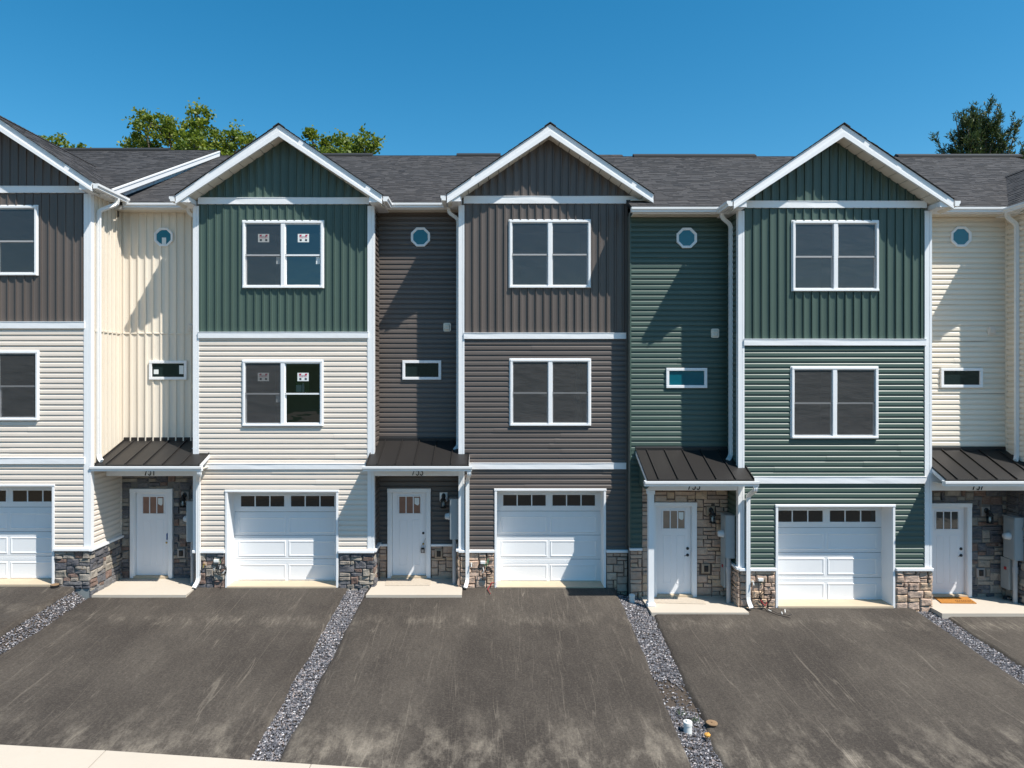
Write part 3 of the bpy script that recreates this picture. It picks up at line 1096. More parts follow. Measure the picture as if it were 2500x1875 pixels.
def transom_window(house, y, x0, x1, z0, z1, mat, notes=False):
    c = 0.066
    mb = MB()
    yo = y - 0.052
    mb.bbox(x0, x1, yo, y, z1 - c, z1); mb.bbox(x0, x1, yo, y, z0, z0 + c)
    mb.bbox(x0, x0 + c, yo + 0.002, y, z0 + c, z1 - c); mb.bbox(x1 - c, x1, yo + 0.002, y, z0 + c, z1 - c)
    win = mb.build('transom_window', WHITE, house)
    p = MB(); quad_pane(p, x0 + c, x1 - c, y - 0.016, z0 + c, z1 - c); p.build('pane', mat, win)
    if notes:
        p = MB(); quad_pane(p, x0 + c + 0.04, x0 + c + 0.155, y - 0.019, z0 + c + 0.07, z0 + c + 0.18); p.build('paper_label', PAPER, win)
        p = MB(); quad_pane(p, x1 - c - 0.125, x1 - c - 0.02, y - 0.019, z0 + c + 0.07, z1 - c - 0.05)
        p.build('paper_label', PAPER, win)


def raised_panel(mb, x0, x1, y, z0, z1, h=0.010, steps=(0.0, 0.016, 0.030, 0.048)):
    ys = (y + 0.001, y - h, y - h, y - h * 0.25)
    v = []
    for s_, yy in zip(steps, ys):
        v += [(x0 + s_, yy, z0 + s_), (x1 - s_, yy, z0 + s_), (x1 - s_, yy, z1 - s_), (x0 + s_, yy, z1 - s_)]
    f = []
    for i in range(3):
        for k in range(4):
            j = (k + 1) % 4
            f.append((i * 4 + k, i * 4 + j, (i + 1) * 4 + j, (i + 1) * 4 + k))
    f.append((12, 13, 14, 15))
    mb.add(v, f)


def garage(house, yF, x0, x1, z0, z1, zap):
    """Recessed sectional door: casing, deep jambs, four hinged sections with raised panels, six panes, sill."""
    D = 0.40
    mb = MB()
    t = 0.055
    mb.bbox(x0 - t, x0, yF - 0.045, yF + 0.02, zap - 0.05, z1); mb.bbox(x1, x1 + t, yF - 0.045, yF + 0.02, zap - 0.05, z1)
    mb.bbox(x0 - t - 0.01, x1 + t + 0.01, yF - 0.052, yF + 0.02, z1, z1 + t, 0.008)
    mb.box(x0 - 0.03, x0, yF + 0.021, yF + D + 0.02, zap - 0.05, z1 + 0.03); mb.box(x1, x1 + 0.03, yF + 0.021, yF + D + 0.02, zap - 0.05, z1 + 0.03)
    mb.box(x0 - 0.03, x1 + 0.03, yF + 0.021, yF + D + 0.02, z1 + 0.001, z1 + 0.04)
    mb.build('garage_frame', WHITE, house)
    s = MB(); s.box(x0 - 0.005, x1 + 0.005, yF - 0.07, yF + D + 0.25, zap - 0.3, zap + 0.012)
    s.build('garage_sill', SILL, house)
    yd = yF + D
    b = MB(); b.box(x0 - 0.02, x1 + 0.02, yd + 0.012, yd + 0.06, z0, z1 + 0.05)
    b.box(x0 - 0.02, x1 + 0.02, yd - 0.012, yd + 0.01, z0 - 0.03, z0 + 0.001)
    door = b.build('garage_door', DARKGAP, house)
    h = (z1 + 0.02 - z0) / 4
    xa, xb = x0 - 0.015, x1 + 0.015
    W = xb - xa
    pw = W * 0.445
    for k in range(4):
        a, c = z0 + h * k + 0.004, z0 + h * (k + 1) - 0.004
        m = MB()
        m.bbox(xa, xb, yd, yd + 0.05, a, c, 0.006)
        if k < 3:
            for r_ in (0.022, 0.052, 0.082):
                m.box(xa + 0.02, xb - 0.02, yd - 0.0035, yd + 0.001, c - r_ - 0.010, c - r_)
            for s_ in (-1, 1):
                xm = (xa + xb) / 2 + s_ * (pw / 2 + 0.030)
                raised_panel(m, xm - pw / 2, xm + pw / 2, yd, a + 0.055, c - 0.115, 0.012)
        else:
            for s_ in (-1, 1):
                xm = (xa + xb) / 2 + s_ * (pw / 2 + 0.030)
                l_, r_ = xm - pw / 2 - 0.01 + 0.06, xm + pw / 2 - 0.03
                lo, hi = a + h * 0.22, a + h * 0.67
                m.bbox(l_ - 0.035, r_ + 0.035, yd - 0.014, yd, lo - 0.035, lo); m.bbox(l_ - 0.035, r_ + 0.035, yd - 0.014, yd, hi, hi + 0.035)
                m.bbox(l_ - 0.035, l_, yd - 0.013, yd, lo, hi); m.bbox(r_, r_ + 0.035, yd - 0.013, yd, lo, hi)
                for q in (1, 2):
                    xx = l_ + (r_ - l_) * q / 3
                    m.box(xx - 0.013, xx + 0.013, yd - 0.012, yd, lo, hi)
        m.build('door_section', GARW, door)
        if k == 3:
            for s_ in (-1, 1):
                xm = (xa + xb) / 2 + s_ * (pw / 2 + 0.030)
                l_, r_ = xm - pw / 2 - 0.01 + 0.06, xm + pw / 2 - 0.03
                lo, hi = a + h * 0.22, a + h * 0.67
                for q in range(3):
                    p = MB(); quad_pane(p, l_ + (r_ - l_) * q / 3 + 0.013, l_ + (r_ - l_) * (q + 1) / 3 - 0.013, yd - 0.003 - U(0, 0.002), lo, hi)
                    p.build('pane', GGLASS, door)


def front_door(house, yR, x0, x1, z0, z1, panemat, hardware='lever', seal=None):
    """Craftsman door: casing, jambs, threshold, slab with two tall panels, three-lite glass, hardware."""
    c = 0.095
    mb = MB()
    yo = yR - 0.075
    mb.bbox(x0, x0 + c, yo, yR + 0.02, z0, z1 - c); mb.bbox(x1 - c, x1, yo, yR + 0.02, z0, z1 - c); mb.bbox(x0 - 0.004, x1 + 0.004, yo - 0.004, yR + 0.02, z1 - c, z1)
    mb.box(x0 + c - 0.012, x0 + c + 0.012, yo + 0.012, yR + 0.14, z0, z1 - c + 0.01); mb.box(x1 - c - 0.012, x1 - c + 0.012, yo + 0.012, yR + 0.14, z0, z1 - c + 0.01)
    mb.build('door_frame', WHITE, house)
    th = MB(); th.box(x0 + c, x1 - c, yR - 0.09, yR + 0.12, z0 - 0.01, z0 + 0.05)
    th.build('threshold', SILL, house)
    a, b, lo, hi = x0 + c + 0.016, x1 - c - 0.016, z0 + 0.058, z1 - c - 0.006
    yd = yR + 0.035
    m = MB()
    m.box(a, b, yd, yd + 0.045, lo, hi)
    m.box(a, b, yd - 0.006, yd + 0.002, lo - 0.006, lo + 0.012)
    W, H = b - a, hi - lo
    for q in (0.20, 0.58):
        raised_panel(m, a + W * q, a + W * (q + 0.24), yd, lo + H * 0.11, lo + H * 0.665, 0.007, (0, 0.008, 0.014, 0.022))
    ga, gb, g0, g1 = a + W * 0.185, a + W * 0.83, lo + H * 0.745, lo + H * 0.945
    t = 0.026
    m.bbox(ga - t, gb + t, yd - 0.018, yd, g1, g1 + t); m.bbox(ga - t, gb + t, yd - 0.018, yd, g0 - t, g0)
    m.bbox(ga - t, ga, yd - 0.017, yd, g0, g1); m.bbox(gb, gb + t, yd - 0.017, yd, g0, g1)
    for q in (1, 2):
        xx = ga + (gb - ga) * q / 3
        m.box(xx - 0.010, xx + 0.010, yd - 0.014, yd, g0, g1)
    door = m.build('front_door', DOORW, house)
    for q in range(3):
        p = MB(); quad_pane(p, ga + (gb - ga) * q / 3 + 0.012, ga + (gb - ga) * (q + 1) / 3 - 0.012, yd - 0.004, g0, g1)
        p.build('pane', panemat, door)
    if seal:
        p = MB(); xs = ga + (gb - ga) * 0.72
        p.add([(xs, yd - 0.0065, g1 - 0.03), (gb - 0.035, yd - 0.0065, g1 - 0.03), (gb - 0.035, yd - 0.0065, g0 + 0.23), (gb - 0.06, yd - 0.0065, g0 + 0.19), (xs + 0.05, yd - 0.0065, g0 + 0.20), (xs, yd - 0.0065, g0 + 0.23)], [(0, 5, 4, 3, 2, 1)])
        p.build('paper_label', PAPER, door)
    xh = b - 0.075

    def knob(z, r, name, mat):
        k = MB()
        n = 12
        prof = [(r, yd), (r, yd - 0.014), (r * 0.8, yd - 0.02), (r * 0.35, yd - 0.022), (r * 0.35, yd - 0.03)]
        v = []
        for rr, yy in prof:
            v += [(xh + rr * math.cos(2 * math.pi * q / n), yy, z + rr * math.sin(2 * math.pi * q / n)) for q in range(n)]
        f = [(i * n + q, i * n + (q + 1) % n, (i + 1) * n + (q + 1) % n, (i + 1) * n + q) for i in range(len(prof) - 1) for q in range(n)]
        f.append(tuple(range((len(prof) - 1) * n, len(prof) * n)))
        k.add(v, f)
        if name == 'door_handle':
            k.tube([(xh, yd - 0.028, z), (xh, yd - 0.055, z), (xh - 0.03, yd - 0.058, z + 0.004), (xh - 0.09, yd - 0.05, z - 0.012)], [0.010, 0.010, 0.009, 0.006], 6)
        k.build(name, mat, door)
    zk = lo + H * 0.44
    if hardware == 'lever':
        knob(zk + 0.15, 0.033, 'deadbolt', BLACK)
        knob(zk, 0.033, 'door_handle', BLACK)
    elif hardware == 'lockbox':
        knob(zk + 0.13, 0.028, 'deadbolt', BLACK)
        knob(zk - 0.13, 0.024, 'latch', BRASS)
    else:
        knob(zk - 0.10, 0.022, 'latch', BRASS)
    return xh, yd, zk


def wall_lamp(house, y, xc, zt, block):
    """Coach lantern on a mounting block: back plate, curved arm, roof cap, cage and glass with a bulb."""
    lm = MB()
    lm.bbox(xc - 0.095, xc + 0.095, y - 0.055, y, zt - 0.215, zt, 0.012)
    L = lm.build('wall_lamp', block, house)
    b = MB()
    zc = zt - 0.085
    yb = y - 0.056
    n = 12
    v = []
    for rr, yy in ((0.058, yb), (0.055, yb - 0.018), (0.03, yb - 0.03)):
        v += [(xc + rr * 0.9 * math.cos(2 * math.pi * q / n), yy, zc + rr * 1.2 * math.sin(2 * math.pi * q / n)) for q in range(n)]
    b.add(v, [(i * n + q, i * n + (q + 1) % n, (i + 1) * n + (q + 1) % n, (i + 1) * n + q) for i in range(2) for q in range(n)] + [tuple(range(2 * n, 3 * n))])
    yl = yb - 0.115
    b.tube([(xc, yb - 0.02, zc - 0.01), (xc, yb - 0.06, zc + 0.035), (xc, yb - 0.10, zc + 0.03), (xc, yl, zc - 0.01)], 0.012, 6)
    zl = zc - 0.005
    b.lathe(xc, yl, [(0.008, zl + 0.03), (0.03, zl + 0.012), (0.038, zl - 0.02), (0.078, zl - 0.075), (0.080, zl - 0.088), (0.066, zl - 0.092)], 10)
    b.lathe(xc, yl, [(0.062, zl - 0.265), (0.072, zl - 0.262), (0.074, zl - 0.248), (0.062, zl - 0.243)], 10)
    for q in range(6):
        a = 2 * math.pi * (q + 0.5) / 6
        x_, y_ = xc + 0.062 * math.cos(a), yl + 0.062 * math.sin(a)
        b.box(x_ - 0.005, x_ + 0.005, y_ - 0.005, y_ + 0.005, zl - 0.246, zl - 0.088)
    b.build('lantern', BLACK, L)
    g = MB(); g.lathe(xc, yl, [(0.052, zl - 0.243), (0.056, zl - 0.095)], 12); g.build('lamp_glass', LGLASS, L, smooth=True)
    g = MB(); g.lathe(xc, yl, [(0.012, zl - 0.243), (0.020, zl - 0.21), (0.024, zl - 0.16), (0.010, zl - 0.11)], 8); g.build('bulb', BULB, L, smooth=True)


def outlet(house, y, xc, zc, block):
    m = MB(); m.bbox(xc - 0.095, xc + 0.095, y - 0.05, y, zc - 0.11, zc + 0.11, 0.012)
    o = m.build('outlet_box', block, house)
    c = MB(); c.bbox(xc - 0.045, xc + 0.045, y - 0.085, y - 0.051, zc - 0.068, zc + 0.068, 0.014)
    c.build('outlet_cover', BLACK if block is not STONE_D else simple_red, o)


simple_red = simple('dark_red_cover', (0.055, 0.014, 0.012), 0.35)


def meter(house, xw, y0, z1, zfloor, disconnect):
    """Grey meter cabinet on a side wall facing -x, with a glass meter dome, a disconnect box and a conduit."""
    m = MB()
    hgt = 0.93
    m.box(xw - 0.20, xw - 0.012, y0, y0 + 0.34, z1 - hgt, z1)
    m.box(xw - 0.215, xw - 0.201, y0 + 0.01, y0 + 0.33, z1 - hgt + 0.02, z1 - 0.02)
    m.box(xw - 0.23, xw - 0.005, y0 - 0.004, y0 + 0.35, z1 + 0.001, z1 + 0.018)
    box = m.build('meter_box', GREYM, house)
    zm = z1 - 0.42
    d = MB()
    n = 14
    yc = y0 + 0.16
    prof = [(0.085, xw - 0.216), (0.085, xw - 0.25), (0.075, xw - 0.262), (0.070, xw - 0.315), (0.055, xw - 0.335), (0.001, xw - 0.338)]
    v = []
    for r_, x_ in prof:
        v += [(x_, yc + r_ * math.cos(2 * math.pi * q / n), zm + r_ * math.sin(2 * math.pi * q / n)) for q in range(n)]
    d.add(v, [(i * n + q, i * n + (q + 1) % n, (i + 1) * n + (q + 1) % n, (i + 1) * n + q) for i in range(len(prof) - 1) for q in range(n)])
    d.build('meter_dial', simple_dial, box, smooth=True)
    c = MB()
    yt = y0 + 0.12
    c.tube([(xw - 0.11, yt, z1 - hgt + 0.01), (xw - 0.11, yt, zfloor)], 0.048, 10)
    c.tube([(xw - 0.11, yt, zfloor + 0.80), (xw - 0.11, yt, zfloor + 0.66)], 0.058, 10)
    c.build('conduit', GREYP, box, smooth=False)
    if disconnect:
        e = MB(); e.bbox(xw - 0.17, xw - 0.012, y0 + 0.22, y0 + 0.48, z1 - hgt - 0.72, z1 - hgt - 0.02)
        e.build('disconnect_box', GREYM, box)
        e = MB(); e.box(xw - 0.186, xw - 0.171, y0 + 0.30, y0 + 0.36, z1 - hgt - 0.28, z1 - hgt - 0.22)
        e.build('warning_label', REDP, box)


simple_dial = simple('meter_glass', (0.55, 0.57, 0.58), 0.15)

GUT = [(0, 0), (-0.090, 0), (-0.094, 0.035), (-0.118, 0.062), (-0.120, 0.108), (-0.104, 0.112), (-0.104, 0.100), (-0.112, 0.098), (-0.110, 0.066),
       (-0.086, 0.038), (-0.082, 0.008), (-0.006, 0.008), (-0.006, 0.118), (0, 0.118)]


def gutter_x(house, x0, x1, y, z):
    """K-style gutter along x, open at the top, with end caps; y is its back."""
    mb = MB()
    mb.xprism([(y + p[0], z + p[1]) for p in GUT], x0, x1)
    for xx in (x0, x1 - 0.006):
        mb.xprism([(y, z), (y - 0.090, z), (y - 0.094, z + 0.035), (y - 0.118, z + 0.062), (y - 0.120, z + 0.108), (y, z + 0.108)], xx + 0.0005, xx + 0.0055)
    return mb.build('gutter', WHITE_METAL, house)


def gutter_y(house, y0, y1, x, z, side):
    """K-style gutter along y (eave of a gable); side -1: trough to the left of x, +1: to the right."""
    mb = MB()
    mb.yprism([(x - side * p[0], z + p[1]) for p in GUT], y0, y1)
    mb.yprism([(x, z), (x + side * 0.090, z), (x + side * 0.094, z + 0.035), (x + side * 0.118, z + 0.062), (x + side * 0.120, z + 0.108), (x, z + 0.108)], y0 - 0.005, y0 - 0.0005)
    return mb.build('gutter', WHITE_METAL, house)


DSP = [(-0.040, -0.030), (-0.020, -0.026), (0.0, -0.030), (0.020, -0.026), (0.040, -0.030), (0.040, 0.030), (-0.040, 0.030)]


def downspout(house, path, w=1.0):
    sect = [(a * w, b * w) for a, b in DSP]
    pts = [Vector(path[0])]
    for i in range(1, len(path) - 1):          # soften every elbow
        p, a, b = Vector(path[i]), Vector(path[i - 1]), Vector(path[i + 1])
        da, db = (a - p), (b - p)
        k = min(0.07, da.length * 0.4, db.length * 0.4)
        q0, q2 = p + da.normalized() * k, p + db.normalized() * k
        pts += [q0, (q0 + q2) * 0.25 + p * 0.5, q2]
    pts.append(Vector(path[-1]))
    mb = MB()
    mb.tube(pts, 0.04, sect=sect)
    end, prev = pts[-1], pts[-2]
    d = (end - prev).normalized()
    hole = MB()
    o = mb.build('downspout', WHITE_METAL, house)
    return o


def shingles(parent, O, A, Uv, L, H, expo=0.142, seedv=0, clip=None):
    """Laminated shingles laid tab by tab as real geometry, joined (thousands of them)."""
    O, A, Uv = Vector(O), Vector(A).normalized(), Vector(Uv).normalized()
    N = A.cross(Uv)
    if N.z < 0: N = -N
    rnd = random.Random(seedv)
    mb = MB()
    j = 0
    h = 0.0
    while h < H - 0.01:
        top = min(h + expo + 0.02, H)
        s = -rnd.uniform(0, 0.3)
        while s < L:
            w = rnd.choice([0.10, 0.14, 0.17, 0.2, 0.25, 0.33])
            a, b = max(0, s), min(L, s + w - 0.004)
            if b - a > 0.02 and (clip is None or clip((a + b) / 2, h)):
                th = rnd.choice([0.006, 0.007, 0.012, 0.013])
                p = lambda q, r, n: O + A * q + Uv * r + N * n
                lo = h - rnd.choice([0, 0, 0.008])
                mb.add([p(a, lo, 0.001), p(b, lo, 0.001), p(b, lo, th), p(a, lo, th), p(b, top, 0.003), p(a, top, 0.003)],
                       [(0, 1, 2, 3), (3, 2, 4, 5), (0, 3, 5), (1, 4, 2)], 0, min(1, max(0, rnd.gauss(0.42, 0.18))))
            s += w
        h += expo
        j += 1
    return stuff(mb.build('shingles', SHINGLE, parent))


def gable(house, yF, xc, half, zapex, slope, yback, ov=0.40, seedv=0, gl=None, gr=None, cutL=None, cutR=None, wallL=None, wallR=None, bottomL=True, bottomR=True):
    """Front gable: roof slopes, shingles, rake boards, raked soffit panels, eave returns."""
    yf = yF - ov
    zt = lambda x: zapex - slope * abs(x - xc)
    xl, xr = xc - half, xc + half
    th = 0.06
    mb = MB()
    mb.yprism([(xc, zapex), (xr, zt(xr)), (xr, zt(xr) - th), (xc, zapex - th), (xl, zt(xl) - th), (xl, zt(xl))], yf + 0.046, yback)
    roof = mb.build('gable_roof', DARKGAP, house)
    ln = half * math.hypot(1, slope)
    for sgn in (-1, 1):
        shingles(roof, (xc + sgn * (half + 0.015), yf - 0.035, zt(xc + half + 0.015) + 0.001), (0, 1, 0), (-sgn, 0, slope), yback - yf + 0.02, ln + 0.015, seedv=seedv + sgn)
    cap = MB()
    ncap = int((yback - yf) / 0.16)
    for i in range(ncap):
        y0 = yf - 0.035 + i * 0.16
        w = 0.13
        for sgn in (-1, 1):
            cap.add([(xc, y0, zapex + 0.03), (xc + sgn * w, y0, zapex - slope * w + 0.03), (xc + sgn * w, y0 + 0.18, zapex - slope * w + 0.022), (xc, y0 + 0.18, zapex + 0.022),
                     (xc, y0, zapex + 0.018), (xc + sgn * w, y0, zapex - slope * w + 0.014)], [(0, 1, 2, 3), (0, 4, 5, 1)], 0, min(1, max(0, random.gauss(0.4, 0.2))))
    cap.build('ridge_caps', SHINGLE, roof)
    # rake boards: upper and lower stages, left and right
    for sgn in (-1, 1):
        xe = xc + sgn * half
        d0, d1, d2 = 0.012, 0.165, 0.275
        m = MB()
        m.yprism([(xc, zapex - d0), (xe, zt(xe) - d0), (xe, zt(xe) - d1), (xc, zapex - d1)], yf, yf + 0.045)
        m.yprism([(xc, zapex - d1 + 0.004), (xe, zt(xe) - d1 + 0.004), (xe - sgn * 0.0, zt(xe) - d2 + 0.06), (xc, zapex - d2)], yf - 0.016, yf + 0.040)
        m.build('rake_board', WHITE, house)
        # raked soffit, board by board
        n = 10
        for i in range(n):
            a = xc + sgn * half * i / n; b = xc + sgn * half * (i + 1) / n - sgn * 0.014
            s = MB()
            dz = 0.235
            s.add([(a, yf + 0.04, zt(a) - dz), (b, yf + 0.04, zt(b) - dz), (b, yF + 0.02, zt(b) - dz), (a, yF + 0.02, zt(a) - dz),
                   (a, yf + 0.04, zt(a) - dz + 0.012), (b, yf + 0.04, zt(b) - dz + 0.012), (b, yF + 0.02, zt(b) - dz + 0.012), (a, yF + 0.02, zt(a) - dz + 0.012)],
                  [(0, 3, 2, 1), (4, 5, 6, 7), (0, 1, 5, 4), (1, 2, 6, 5), (2, 3, 7, 6), (3, 0, 4, 7)])
            s.build('soffit_panel', SOFFIT, house)
    return roof, zt, yf


def eave_return(house, xa, xb, yf, yback, zt, z0, sgn):
    """Boxed end of the gable eave: white face below the rake, soffit and fascia running back to the wall.
    xa: outer end, xb: wall face."""
    m = MB()
    inner = xb - sgn * 0.02
    m.yprism([(xa, z0), (xa, zt(xa) - 0.06), (inner, zt(inner) - 0.24), (inner, z0)], yf + 0.014, yf + 0.05)
    m.box(min(xa, inner), max(xa, inner), yf + 0.051, yback, z0, z0 + 0.014)
    m.box(min(xa, xa - sgn * 0.03), max(xa, xa - sgn * 0.03), yf + 0.051, yback, z0 + 0.015, zt(xa) - 0.062)
    m.box(min(inner, inner - sgn * 0.02), max(inner, inner - sgn * 0.02), yf + 0.0505, yf + 0.4, z0 + 0.015, zt(inner) - 0.25)
    m.build('eave_return', WHITE, house)


def main_roof(house, x0, x1, ye, ze, yr, zr, seedv, soffit_to=None, rake_right=False, vent=None, back=12.6):
    th = 0.14
    mb = MB()
    mb.xprism([(ye, ze), (yr, zr), (back, ze + 0.3), (back, ze + 0.15), (yr, zr - th), (ye, ze - th * 0.6)], x0, x1)
    roof = mb.build('main_roof', DARKGAP, house)
    L = math.hypot(yr - ye, zr - ze)
    shingles(roof, (x0, ye - 0.03, ze - 0.014), (1, 0, 0), (0, yr - ye, zr - ze), x1 - x0, L + 0.03, seedv=seedv)
    bk = MB()
    bk.add([(x0, yr, zr + 0.012), (x1, yr, zr + 0.012), (x1, back, ze + 0.31), (x0, back, ze + 0.31)], [(0, 1, 2, 3)], 0, 0.4)
    bk.build('rear_slope', SHINGLE, roof)
    if vent:
        v = MB()
        v.xprism([(yr - 0.17, zr - 0.06), (yr - 0.17, zr - 0.01), (yr, zr + 0.085), (yr + 0.17, zr - 0.01), (yr + 0.17, zr - 0.06)], vent[0], vent[1])
        v.build('ridge_vent', DARKGAP, roof)
    return roof


def porch(house, num, xl, xr, xa, xb, yR, yF, zt, ye, ze, z_soffit, free_left=None, nseam=5):
    """Shed roof of standing-seam panels with flashing, eave gutter, beam and numbers."""
    s = (zt - ze) / (yR - ye)
    zr = lambda y: ze + s * (y - ye)
    d = MB()
    d.xprism([(ye, ze - 0.012), (yR, zt - 0.012), (yR, zt - 0.10), (ye, ze - 0.10)], xa, xb)
    root = d.build('porch_roof', WHITE, house)
    w = (xb - xa) / (nseam + 0.6)
    edges = [xa] + [xa + w * (i + 0.62) for i in range(nseam)] + [xb]
    for a, b in zip(edges[:-1], edges[1:]):
        p = MB()
        n = 4
        v, f = [], []
        for i in range(n + 1):
            for j in range(5):
                x_ = a + (b - a) * i / n; y_ = ye - 0.02 + (yR - ye + 0.02) * j / 4
                v.append((x_, y_, zr(y_) + 0.003 + noise.noise((x_ * 4, y_ * 1.2, num)) * 0.004))
        for i in range(n):
            for j in range(4):
                q = i * 5 + j
                f.append((q, q + 5, q + 6, q + 1))
        p.add(v, f)
        p.add([(a, ye - 0.02, zr(ye - 0.02) + 0.003), (b, ye - 0.02, zr(ye - 0.02) + 0.003), (b, ye - 0.022, zr(ye) - 0.045), (a, ye - 0.022, zr(ye) - 0.045)], [(0, 1, 2, 3)])
        p.build('roof_panel', METROOF, root)
    for x_ in edges[1:-1] + [xa + 0.012, xb - 0.012]:
        p = MB()
        p.xprism([(ye - 0.024, zr(ye - 0.02) + 0.001), (ye - 0.024, zr(ye - 0.02) + 0.036), (yR - 0.03, zr(yR - 0.03) + 0.036), (yR - 0.03, zr(yR - 0.03) + 0.001)], x_ - 0.009, x_ + 0.009)
        p.build('roof_seam', METROOF, root)
    fl = MB()
    fl.xprism([(yR - 0.035, zr(yR - 0.035) + 0.002), (yR - 0.035, zt + 0.055), (yR - 0.026, zt + 0.075), (yR - 0.004, zt + 0.075), (yR - 0.004, zt - 0.02)], max(xl + 0.02, xa), min(xr, xb) - 0.02)
    fl.build('flashing', METROOF, root)
    zb = Z({751: 1162, 753: 1162, 755: 1197, 757: 1197.5}[num], yF)
    b = MB()
    bx0 = xl + 0.03 if free_left is None else free_left
    b.bbox(bx0, xr - 0.03, yF - 0.015, yF + 0.13, zb, zr(yF) - 0.115, 0.006)
    b.build('porch_beam', WHITE, house)
    c = MB()
    c.box(bx0 + 0.01, xr - 0.02, yF + 0.135, yR - 0.02, zb + 0.10, zb + 0.115)
    c.box(xa + 0.01, xb - 0.01, ye + 0.035, yF - 0.055, ze - 0.125, ze - 0.112)
    c.build('porch_ceiling', SOFFIT, house)
    fa = MB(); fa.box(xa, xb, ye, ye + 0.03, ze - 0.135, ze - 0.013); fa.build('fascia', WHITE, house)
    gutter_x(house, xa - 0.06, xb + 0.07, ye - 0.002, ze - 0.138)
    # street number on the beam: thin round-ended digits
    gx = {751: (1394, 1455, 1506), 753: (808, 853, 905), 755: (701, 750, 803), 757: (1702, 1752, 1804)}[num]
    u_first = {751: 0 + 1400 / 3.95, 753: 800 + 815 / 3.95, 755: 1500 + 708 / 3.95, 757: 1940 + 1710 / 3.95}[num]
    u_last = {751: 0 + 1505 / 3.95, 753: 800 + 932 / 3.95, 755: 1500 + 834 / 3.95, 757: 1940 + 1828 / 3.95}[num]
    xa_, xb_ = X(u_first, yF), X(u_last, yF)
    digits = str(num)
    cell = (xb_ - xa_) / 3
    hgt = 0.165
    zb0 = zb + 0.018
    for k, ch in enumerate(digits):
        x_ = xa_ + cell * k
        wd = cell * 0.68
        if ch == '7': pl = [[(0, 1), (1, 1), (0.16, 0)]]
        elif ch == '1': pl = [[(0.72, 1), (0.72, 0)]]
        elif ch == '5': pl = [[(0.95, 1), (0.22, 1), (0.12, 0.58), (0.4, 0.66), (0.72, 0.63), (0.94, 0.48), (0.98, 0.30), (0.86, 0.11), (0.55, 0.0), (0.25, 0.03), (0.03, 0.15)]]
        elif ch == '3': pl = [[(0.08, 0.90), (0.35, 1.0), (0.72, 0.97), (0.90, 0.80), (0.82, 0.62), (0.5, 0.55), (0.84, 0.48), (0.98, 0.30), (0.85, 0.10), (0.5, 0.0), (0.2, 0.04), (0.02, 0.18)]]
        t = MB()
        for line in pl:
            t.tube([(x_ + q[0] * wd, yF - 0.022, zb0 + q[1] * hgt) for q in line], 0.0112, 6)
        t.build('number', BLACK, house)
    return zr


def vent_hood(house, y, x0, x1, z0, z1, mat):
    m = MB()
    c = 0.025
    pol = [(x0 + c, z0), (x1 - c, z0), (x1, z0 + c), (x1, z1 - c), (x1 - c, z1), (x0 + c, z1), (x0, z1 - c), (x0, z0 + c)]
    m.yprism(pol, y - 0.028, y + 0.0)
    m.bbox(x0 + 0.03, x1 - 0.03, y - 0.045, y - 0.028, z0 + 0.03, z1 - 0.03, 0.008)
    v = m.build('wall_vent', mat, house)
    for q in range(2):
        zz = z0 + 0.03 + (z1 - z0 - 0.06) * (q + 0.5) / 2
        s = MB(); s.bbox(x0 + 0.04, x1 - 0.04, y - 0.054, y - 0.045, zz - 0.028, zz + 0.022, 0.005); s.build('louver', mat, v)

